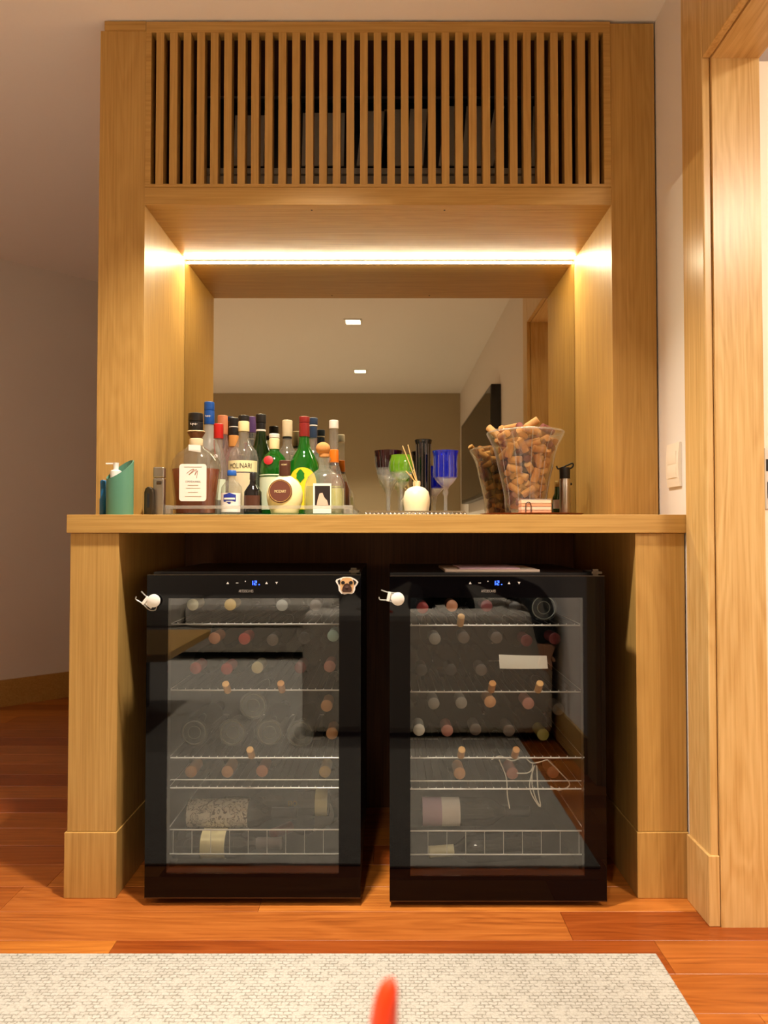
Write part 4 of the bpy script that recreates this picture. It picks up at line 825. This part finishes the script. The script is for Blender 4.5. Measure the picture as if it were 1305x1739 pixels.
def goblet(label, u, Y, bowl, crystal, stem, colour):
    """bowl: coloured part px profile top-down; crystal: clear cut lower bowl; stem: down to the foot"""
    x = at(u, 800, Y).x; k = Y / FPX; t = thing('goblet', label, 'goblet', (x, Y, GZ), 'cut crystal goblets')
    def P(pr_): return [(h * k, zv(v, Y)) for h, v in pr_]
    pb = P(bowl); part('bowl', MB().lathe(pb + [(r - .0012, z) for r, z in pb[::-1]], (x, Y), 28, cap0=False, cap1=False), colour, t, smooth=50)
    pc = P(crystal); part('cut_band', MB().lathe(pc, (x, Y), 28, cap0=False), 'crystal', t, smooth=25)
    # flute cuts over the bowl
    fl_ = MB(); nfl = 14
    for i in range(nfl):
        a = 2 * PI * (i + .5) / nfl; fl_.tube([(x + (r + .0002) * math.sin(a), Y - (r + .0002) * math.cos(a), z) for r, z in pb[1:]], .0009, 4)
    part('flutes', fl_, 'crystal', t, smooth=60)
    ps = P(stem); ps += [(.006, GZ + .010), (.026, GZ + .003), (.027, GZ + .0006)]
    part('stem', MB().lathe(ps, (x, Y), 20, cap0=False), 'crystal', t, smooth=50)
goblet('ruby brown cut crystal goblet at the left of the beaded tray', 660, 2.285, [(24, 766), (23, 776), (22, 786), (21, 795)], [(21, 795), (20, 803), (17, 811), (14, 815)], [(14, 815), (10, 822), (5, 832), (3.5, 845)], 'ruby_glass')
goblet('lime green cut crystal goblet before the ruby one', 682, 2.205, [(17, 773), (20, 783), (21.5, 792), (20, 801)], [(20, 801), (16, 808), (10, 814)], [(10, 814), (5, 820), (3, 832), (3, 850)], 'lime_glass')
goblet('cobalt blue cut crystal goblet at the right of the beaded tray', 757, 2.16, [(22.5, 766), (20.5, 775), (20, 790), (20.5, 800), (20, 811)], [(20, 811), (15, 818), (7, 826)], [(7, 826), (4, 832), (5.5, 837), (3, 843), (3, 852)], 'blue_glass')
# black vase
x_, Y_ = at(719.5, 800, 2.25).x, 2.25; k_ = Y_ / FPX; vs = thing('vase', 'slender black fluted crystal vase between the goblets', 'vase', (x_, Y_, GZ))
pv = [(15, 748), (13.2, 755), (12.5, 775), (12.5, 800), (12.8, 830), (13, 855)]; pv = [(h * k_, zv(v, Y_)) for h, v in pv] + [(.022, GZ + .0006)]
part('body', MB().lathe(pv + [(r - .002, z + .002) for r, z in pv[::-1]], (x_, Y_), 28, cap0=False, cap1=False), 'black_crystal', vs, smooth=50)
fl_ = MB()
for i in range(14):
    a = 2 * PI * (i + .5) / 14; fl_.tube([(x_ + (r + .0002) * math.sin(a), Y_ - (r + .0002) * math.cos(a), z) for r, z in pv[1:-1]], .0008, 4)
part('flutes', fl_, 'foil_dim', vs, smooth=60)
# reed diffuser
x_, Y_ = at(708, 840, 2.125).x, 2.125; k_ = Y_ / FPX; df = thing('reed_diffuser', 'round white reed diffuser with pale reeds on the beaded tray', 'diffuser', (x_, Y_, GZ))
pd = [(5, 818), (6, 826), (14, 829), (20, 835), (22.5, 845), (22.5, 856), (21, 866)]; pd = [(h * k_, zv(v, Y_)) for h, v in pd] + [(21 * k_, GZ + .0006)]
part('bottle', MB().lathe(pd, (x_, Y_), 24), 'diffuser_white', df, smooth=50)
part('collar', MB().lathe([(6.5 * k_, zv(824, Y_)), (6.5 * k_, zv(818, Y_)), (5 * k_, zv(817, Y_))], (x_, Y_), 16), 'cap_cream', df, smooth=40)
for u0, v0 in ((684, 757), (693, 755), (703, 798), (698, 806), (690, 800)):
    a, b_ = at(u0, v0, 2.10 + random.uniform(-.01, .01)), Vector((x_ + random.uniform(-.004, .004), Y_, zv(822, Y_)))
    part('reed', MB().tube([a, b_], .0016, 5), 'reed', df)

# ------------------------------------------------------------------ plate, cork vase, coasters, sprayer
PX_, PY_ = at(902.5, 868, 2.17).x, 2.17
PZ = ZC + .0105
solo('serving_plate', MB().lathe([(.10, ZC + .0006), (.13, ZC + .003), (.153, ZC + .009), (.156, ZC + .0105), (.152, ZC + .0103), (.128, PZ - .0045), (.0001, PZ - .0046)], (PX_, PY_), 40, cap1=False), 'plate_brown', 'round reddish brown plate under the cork vase', 'plate', smooth=40)
PB = PZ - .0044
VX, VY = at(893, 800, 2.19).x, 2.19; k_ = VY / FPX
cv = thing('cork_vase', 'flared clear glass vase filled with wine corks', 'vase', (VX, VY, PB))
vp = [(63, 733), (66, 737), (62, 745), (55, 758), (50, 775), (46, 795), (41, 815), (37, 835), (35, 850), (35, 860)]
VO = [(h * k_, zv(v, VY)) for h, v in vp] + [(34 * k_, PB + .0006)]
VI = [(r - .0035, z) for r, z in VO[:-2]] + [(.050, PB + .014), (.001, PB + .013)]
part('body', MB().lathe(VO[::-1] + VI, (VX, VY), 40, cap1=False), 'vase_glass', cv, smooth=60)
part('rim', MB().tube([(VX + 65 * k_ * math.cos(a * PI / 20), VY + 65 * k_ * math.sin(a * PI / 20), zv(736, VY)) for a in range(40)], .0022, 6, closed=True), 'crystal', cv, smooth=60)
fl_ = MB()
for i in range(12):
    a = 2 * PI * i / 12; fl_.tube([(VX + (r + .0003) * math.sin(a), VY - (r + .0003) * math.cos(a), z) for r, z in VO[1:-1]], .0012, 4)
part('flutes', fl_, 'crystal', cv, smooth=60)
def vase_r(z):
    for (r0, z0), (r1, z1) in zip(VI, VI[1:]):
        if z0 >= z >= z1 and z0 > z1: return r0 + (r1 - r0) * (z0 - z) / (z0 - z1)
    return VI[0][0]
rng = random.Random(3); placed = []
def segdist(p1, q1, p2, q2):
    best = 9
    for i in range(7):
        a = p1.lerp(q1, i / 6); d = q2 - p2; t = max(0, min(1, (a - p2).dot(d) / d.dot(d))); best = min(best, (a - (p2 + d * t)).length)
    return best
CL, CR_ = .040, .0107
zlo, zhi = PB + .024, zv(735, VY)
for attempt in range(9000):
    z = zlo + (zhi + .004 - zlo) * (attempt / 9000.0) if attempt < 7500 else rng.uniform(zlo, zhi)
    rv = vase_r(min(z, zhi)) - CR_ - .001
    th = rng.uniform(0, 2 * PI); rad = rv * math.sqrt(rng.uniform(.0, 1)); c = Vector((VX + rad * math.cos(th), VY + rad * math.sin(th), z))
    d = Vector((rng.gauss(0, 1), rng.gauss(0, 1), rng.gauss(0, .45))).normalized(); p, q = c - d * (CL / 2 - .006), c + d * (CL / 2 - .006)
    ok = all(math.hypot(w_.x - VX, w_.y - VY) < vase_r(min(w_.z, zhi)) - CR_ - .0005 and w_.z > PB + .014 + CR_ for w_ in (c - d * CL / 2, c + d * CL / 2))
    if ok and all((c - o_[0]).length > CL + 2 * CR_ or segdist(p, q, o_[1], o_[2]) > 2 * CR_ - .0035 for o_ in placed): placed.append((c, p, q, d))
    if len(placed) > 210: break
def put_cork(c, d, me, label, group='wine corks in the vase'):
    o = bpy.data.objects.new('wine_cork', me); COL.objects.link(o); o.rotation_mode = 'QUATERNION'; o.rotation_quaternion = Vector((0, 0, 1)).rotation_difference(d)
    o.location = c - d * .022; o['label'] = label; o['category'] = 'cork'; o['group'] = group
for c, p, q, d in placed:
    mi = rng.choice((0, 1, 1, 2)); lv = ('lower', 'middle', 'upper')[min(2, int(3 * (c.z - zlo) / (zhi - zlo + .006)))]
    sd = ('front ' if c.y < VY else 'back ') + ('left' if c.x < VX else 'right')
    put_cork(c, d, (cork_me, cork_me2, cork_me3)[mi], f"{('pale', 'tan', 'wine stained')[mi]} wine cork in the {lv} {sd} of the glass vase")
for u, v, du, dv, Y, mi, lb in ((904, 719, 12, -8, 2.17, 0, 'wine cork standing proudest above the cork vase rim, at its centre'), (838, 733, 8, 7, 2.17, 0, 'wine cork poking over the left rim of the cork vase'),
                               (867, 727, 14, -3, 2.15, 1, 'pale wine cork lying on the heap just left of centre of the vase'), (886, 728, 2, 3, 2.12, 2, 'wine stained cork end pointing forward on top of the heap'),
                               (930, 729, -8, -4, 2.14, 2, 'wine cork with a dark end near the right rim of the vase')):
    a, b_ = at(u - du, v - dv, Y + .008), at(u + du, v + dv, Y - .008); put_cork((a + b_) / 2, (b_ - a).normalized(), (cork_me, cork_me2, cork_me3)[mi], lb, 'wine corks on top of the vase')
# coaster stack in a wire holder
c0, c1 = at(884, 860, 2.075).x, at(934, 860, 2.075).x; zc_ = PB + .0006; hgt = (zv(848, 2.075) - zc_ - .004) / 4
for i in range(4):
    z = zc_ + .002 + i * hgt
    o = solo('coaster', MB().box(c0, c1, 2.055, 2.105, z, z + hgt - .0008), ('coaster', 'coaster_pale')[i % 2], ['lowest coaster in the wire holder', 'second coaster from the bottom in the wire holder', 'third coaster from the bottom in the wire holder', 'topmost coaster in the wire holder'][i], 'coaster', bevel=.001, group='stacked coasters')
hd = thing('coaster_holder', 'black wire holder around the coaster stack before the cork vase', 'holder', ((c0 + c1) / 2, 2.08, zc_))
for x0, x1 in ((c0 + .012, c0 + .027),):
    part('loop', MB().tube(curve_pts([(x0, 2.0525, zc_), (x0, 2.0525, zc_ + .026), (x0 + .004, 2.0525, zc_ + .0335), (x1 - .004, 2.0525, zc_ + .0335), (x1, 2.0525, zc_ + .026), (x1, 2.0525, zc_)], 4), .0012, 6), 'rubber_black', hd, smooth=60)
part('loop', MB().tube([(c1 + .003, 2.055, zc_), (c1 + .003, 2.055, zc_ + .03), (c1 + .003, 2.10, zc_ + .03), (c1 + .003, 2.10, zc_)], .0012, 6), 'rubber_black', hd)
part('base_wire', MB().box(c0 - .003, c1 + .004, 2.0515, 2.107, zc_, zc_ + .0015), 'rubber_black', hd)
part('lid', MB().box(c0 - .002, c1 + .001, 2.054, 2.106, zc_ + .002 + 4 * hgt, zc_ + .0045 + 4 * hgt), 'crystal', hd)
# steel sprayer
x_, Y_ = at(960, 840, 2.21).x, 2.21; k_ = Y_ / FPX; spz = PB + .0003
sp_ = thing('oil_sprayer', 'slim steel sprayer with black lever top at the right of the plate', 'sprayer', (x_, Y_, spz))
part('body', MB().lathe([(9.2 * k_, spz + .0004), (9.4 * k_, spz + .002), (9.2 * k_, zv(814, Y_)), (8.6 * k_, zv(813, Y_))], (x_, Y_), 24), 'steel', sp_, smooth=40)
part('collar', MB().lathe([(8.8 * k_, zv(813, Y_)), (9.2 * k_, zv(798, Y_)), (8.2 * k_, zv(794, Y_))], (x_, Y_), 20), 'rubber_black', sp_, smooth=40)
part('lever', MB().tube(curve_pts([(x_ - .026, Y_, zv(791, Y_)), (x_ - .021, Y_, zv(796, Y_)), (x_ - .008, Y_, zv(794, Y_)), (x_ + .012, Y_, zv(789, Y_)), (x_ + .024, Y_, zv(787, Y_)), (x_ + .026, Y_, zv(791, Y_)), (x_ + .019, Y_, zv(795, Y_)), (x_ + .010, Y_, zv(795, Y_))], 4), .0026, 8), 'rubber_black', sp_, smooth=60)
part('button', MB().ball((x_ + .0185, Y_, zv(822, Y_)), .004, 10, 8), 'rubber_black', sp_, smooth=60)
x_, Y_ = at(948, 840, 2.265).x, 2.265; k_ = Y_ / FPX
b = B('oil_bottle', 'small dark green bottle with white label behind the steel sprayer', 948, 2.265, [(5, 826), (6, 838), (9, 844), (9.5, 850), (9.5, 864)], 'dark_green_glass', base=PB)
b[0]['group'] = 'plate things'; del b[0]['group']
cap(b, 5.5, 817, 5.5, 827, 'gold'); lab(b, 9.5, 849, 864, 'label_white', 1.2)

# ------------------------------------------------------------------ left end of the counter
x_, Y_ = at(204, 830, 1.93).x, 1.93; k_ = Y_ / FPX; th_ = thing('soap_holder', 'slant cut green tube holder at the left end of the counter', 'holder', (x_, Y_, ZC + .0005))
mb = MB(); n_ = 32; R_ = 22 * k_; ri = R_ - .003
def cutz(a, r): return zv(797, Y_) + .019 * math.sin(a) - .020 * math.cos(a)
for (r, inner) in ((R_, 0), (ri, 1)):
    for lvl in (0, 1):
        for i in range(n_):
            a = 2 * PI * i / n_; z = cutz(a, r) if lvl else (ZC + .0008 if not inner else ZC + .006); mb.v.append((x_ + r * math.sin(a), Y_ - r * math.cos(a), z))
for i in range(n_):
    j = (i + 1) % n_; mb.f += [(i, j, n_ + j, n_ + i), (2 * n_ + i, 3 * n_ + i, 3 * n_ + j, 2 * n_ + j), (n_ + i, n_ + j, 3 * n_ + j, 3 * n_ + i)]
mb.f += [tuple(range(n_)), tuple(2 * n_ + i for i in range(n_))]
part('tube', mb, 'teal', th_, smooth=40)
x2 = at(197, 800, 1.925).x; pb_ = thing('pump_bottle', 'white pump soap bottle standing in the green tube holder', 'pump bottle', (x2, 1.925, ZC + .0068))
part('bottle', MB().lathe([(.017, ZC + .0072), (.017, zv(822, 1.925)), (.010, zv(816, 1.925))], (x2, 1.925), 20), 'frost_glass', pb_, smooth=40)
part('collar', MB().lathe([(.0145, zv(812, 1.925)), (.0145, zv(800, 1.925)), (.008, zv(798, 1.925))], (x2, 1.925), 16), 'white_plastic', pb_, smooth=40)
part('pump_head', MB().lathe([(.0065, zv(798, 1.925)), (.0075, zv(788, 1.925)), (.0085, zv(786, 1.925))], (x2, 1.925), 14).box(x2 - .026, x2, 1.920, 1.930, zv(788.5, 1.925), zv(786.2, 1.925)), 'white_plastic', pb_, smooth=40)
p0, p1 = at(169, 872, 1.95), at(181, 815, 1.95)
x3 = (p0.x + p1.x) / 2
solo('blue_bottle', MB().lathe([(.0085, ZC + .0006), (.0098, ZC + .004), (.0098, ZC + .045), (.0082, ZC + .05), (.0086, p1.z - .004), (.006, p1.z)], (x3 - .001, 1.955), 18), 'sponge_blue', 'slim dark blue bottle tucked left of the green tube holder', 'bottle', smooth=40)
x4 = at(253.5, 850, 1.985).x
ok_ = thing('bottle_opener', 'dark steel rounded bottle opener standing beside the silver case', 'opener', (x4, 1.985, ZC + .0005))
part('shell', MB().prism([(x4 - .0125, ZC + .0006), (x4 + .0125, ZC + .0006), (x4 + .0125, zv(836, 1.985)), (x4 + .009, zv(829, 1.985)), (x4, zv(826, 1.985)), (x4 - .009, zv(829, 1.985)), (x4 - .0125, zv(836, 1.985))], 1.978, 1.996), 'dark_steel', ok_, bevel=.003)
part('slot', MB().box(x4 - .003, x4 + .003, 1.9765, 1.9778, zv(862, 1.985), zv(838, 1.985)), 'black_matte', ok_)
x5 = at(268.5, 850, 2.00).x
sc_ = thing('silver_case', 'upright silver lighter case at the left edge of the niche', 'lighter', (x5, 2.01, ZC + .0005))
part('case', MB().box(x5 - .0145, x5 + .0155, 1.999, 2.022, ZC + .0006, zv(812, 2.0)), 'steel', sc_, bevel=.003)
part('lid', MB().box(x5 - .0145, x5 + .0155, 1.999, 2.022, zv(811.5, 2.0), zv(793, 2.0)), 'steel', sc_, bevel=.003)
part('wheel', MB().lathe([(.005, -.006), (.005, .006)], seg=14).xf(Matrix.Translation((x5 + .003, 1.9985, zv(820, 2.0))) @ Matrix.Rotation(PI / 2, 4, 'Y')), 'dark_steel', sc_)

# ------------------------------------------------------------------ the out-of-focus orange tip right in front of the lens
tp = thing('orange_ornament', 'blurred orange red pointed tip rising at the bottom edge of the picture', 'ornament', (0.0, 0.31, 0.5655))
Yt = 0.31; cl = [(640, 2100, 14), (646, 1900, 24), (650, 1790, 24), (652, 1735, 23), (656, 1700, 20), (661, 1676, 15), (664, 1664, 8), (665, 1659, 2)]
part('petal', MB().tube([(at(640, 2100, Yt).x, Yt, 0.575)] + [tuple(at(u, v, Yt)) for u, v, h in cl[1:]], [.006] + [h * Yt / FPX for u, v, h in cl[1:]], 16), 'orange_tip', tp, smooth=60)
part('base', MB().lathe([(.03, .5658), (.03, .570), (.012, .580)], (at(640, 2100, Yt).x, Yt), 20), 'orange_tip', tp, smooth=40)

# ------------------------------------------------------------------ the photographer, leaning over the sofa arm, seen only as a dark reflection
pmat('skin', S(190, 140, 110), 0.55); pmat('dark_cloth', S(12, 12, 15), 0.9); pmat('hair', S(22, 16, 12), 0.7)
def person():
    V = [(.30, -.62, .60), (.30, -.45, .66), (.29, -.27, .72), (.28, -.16, .755), (.27, -.09, .79), (.265, -.04, .835), (.262, -.025, .89),      # 0-6 spine, neck, head
         (.46, -.17, .745), (.60, .06, .66), (.67, .27, .645), (.685, .415, .60), (.69, .46, .50), (.69, .465, .42),                             # 7-12 right arm over the sofa arm
         (.11, -.19, .745), (-.06, .02, .66), (-.12, .20, .635), (-.07, .10, .74), (-.02, -.03, .835), (-.008, -.045, .875),                     # 13-18 left arm up to the phone
         (.21, -.64, .59), (.19, -.42, .53), (.18, -.30, .49), (.18, -.50, .475), (.18, -.72, .47), (.18, -.84, .465),                           # 19-24 left leg
         (.39, -.64, .59), (.41, -.42, .53), (.42, -.30, .49), (.42, -.50, .475), (.42, -.72, .47), (.42, -.84, .465)]                           # 25-30 right leg
    Ed = [(0, 1), (1, 2), (2, 3), (3, 4), (4, 5), (5, 6), (3, 7), (7, 8), (8, 9), (9, 10), (10, 11), (11, 12), (3, 13), (13, 14), (14, 15), (15, 16), (16, 17), (17, 18), (0, 19), (19, 20), (20, 21), (21, 22), (22, 23), (23, 24), (0, 25), (25, 26), (26, 27), (27, 28), (28, 29), (29, 30)]
    Rr = [.14, .13, .145, .13, .06, .085, .09, .075, .065, .06, .058, .05, .036, .07, .06, .055, .045, .035, .03, .10, .085, .068, .06, .05, .045, .10, .085, .068, .06, .05, .045]
    # fingers: five each, bent
    for wrist, base, dirs in ((12, Vector((.69, .467, .40)), [(-.030, .012, -.045), (-.012, .016, -.060), (.006, .016, -.064), (.022, .014, -.056), (.040, .0, -.030)]), (18, Vector((-.008, -.040, .885)), [(-.034, -.002, .020), (-.036, .0, .034), (-.030, .0, .050), (-.020, .002, .060), (.036, -.002, .030)])):
        for dx, dy, dz in dirs:
            a = base + Vector((dx * .55, dy * .4, dz * .35)); b_ = base + Vector((dx * .9, dy, dz * .75)); c = base + Vector((dx * .95, dy * .6, dz * 1.15)); n0 = len(V)
            V.extend([tuple(a), tuple(b_), tuple(c)]); Ed.extend([(wrist, n0), (n0, n0 + 1), (n0 + 1, n0 + 2)]); Rr.extend([.0105, .009, .0075])
    t = thing('person', 'person in dark clothes leaning over the sofa arm, a dark reflection in the right cooler', 'person', (.30, -.5, .42))
    off = ORG[t.name]; me = bpy.data.meshes.new('body'); me.from_pydata([tuple(Vector(v) - off) for v in V], Ed, [])
    o = bpy.data.objects.new('body', me); COL.objects.link(o)
    md = o.modifiers.new('skin', 'SKIN'); sl = me.skin_vertices[0].data
    for i, r in enumerate(Rr): sl[i].radius = (r, r * (.78 if i in (0, 1, 2, 3) else 1)); sl[i].use_root = (i == 0)
    ss = o.modifiers.new('sub', 'SUBSURF'); ss.levels = 2; ss.render_levels = 2
    dg = bpy.context.evaluated_depsgraph_get(); m2 = bpy.data.meshes.new_from_object(o.evaluated_get(dg)); bpy.data.objects.remove(o)
    m2.materials.clear(); m2.materials.append(MATS['dark_cloth']); m2.materials.append(MATS['skin'])
    hand = [Vector((.69, .467, .38)) - off, Vector((-.01, -.04, .89)) - off]
    for p in m2.polygons:
        c = p.center; p.use_smooth = True
        if c.z + off.z > .808 and c.x + off.x > .12 or (c - hand[0]).length < .065 or (c - hand[1]).length < .07: p.material_index = 1
    b = bpy.data.objects.new('body', m2); COL.objects.link(b); b.parent = t; ORG[b.name] = off
    hx, hy, hz = .262, -.025, .885
    part('hair', MB().ball((hx, hy - .028, hz + .018), .098, 20, 14, (.92, .95, .92)), 'hair', t, smooth=60)
    for s_ in (-1, 1):
        part('eye', MB().ball((hx + s_ * .032, hy + .078, hz - .005), .011, 10, 8), 'label_white', t, smooth=60)
        part('ear', MB().ball((hx + s_ * .088, hy, hz - .015), .02, 10, 8, (.4, .7, 1.2)), 'skin', t, smooth=60)
    part('nose', MB().ball((hx, hy + .09, hz - .028), .014, 10, 8, (.8, 1, 1.3)), 'skin', t, smooth=60)
    part('mouth', MB().ball((hx, hy + .083, hz - .055), .018, 10, 6, (1.1, .4, .3)), 'burgundy', t, smooth=60)
person()
solo('phone', MB().box(-.036, .036, -.034, -.026, .868, 1.008 - .05), 'black_plastic', 'black phone held up in the hand of the person on the sofa', 'phone', bevel=.003)
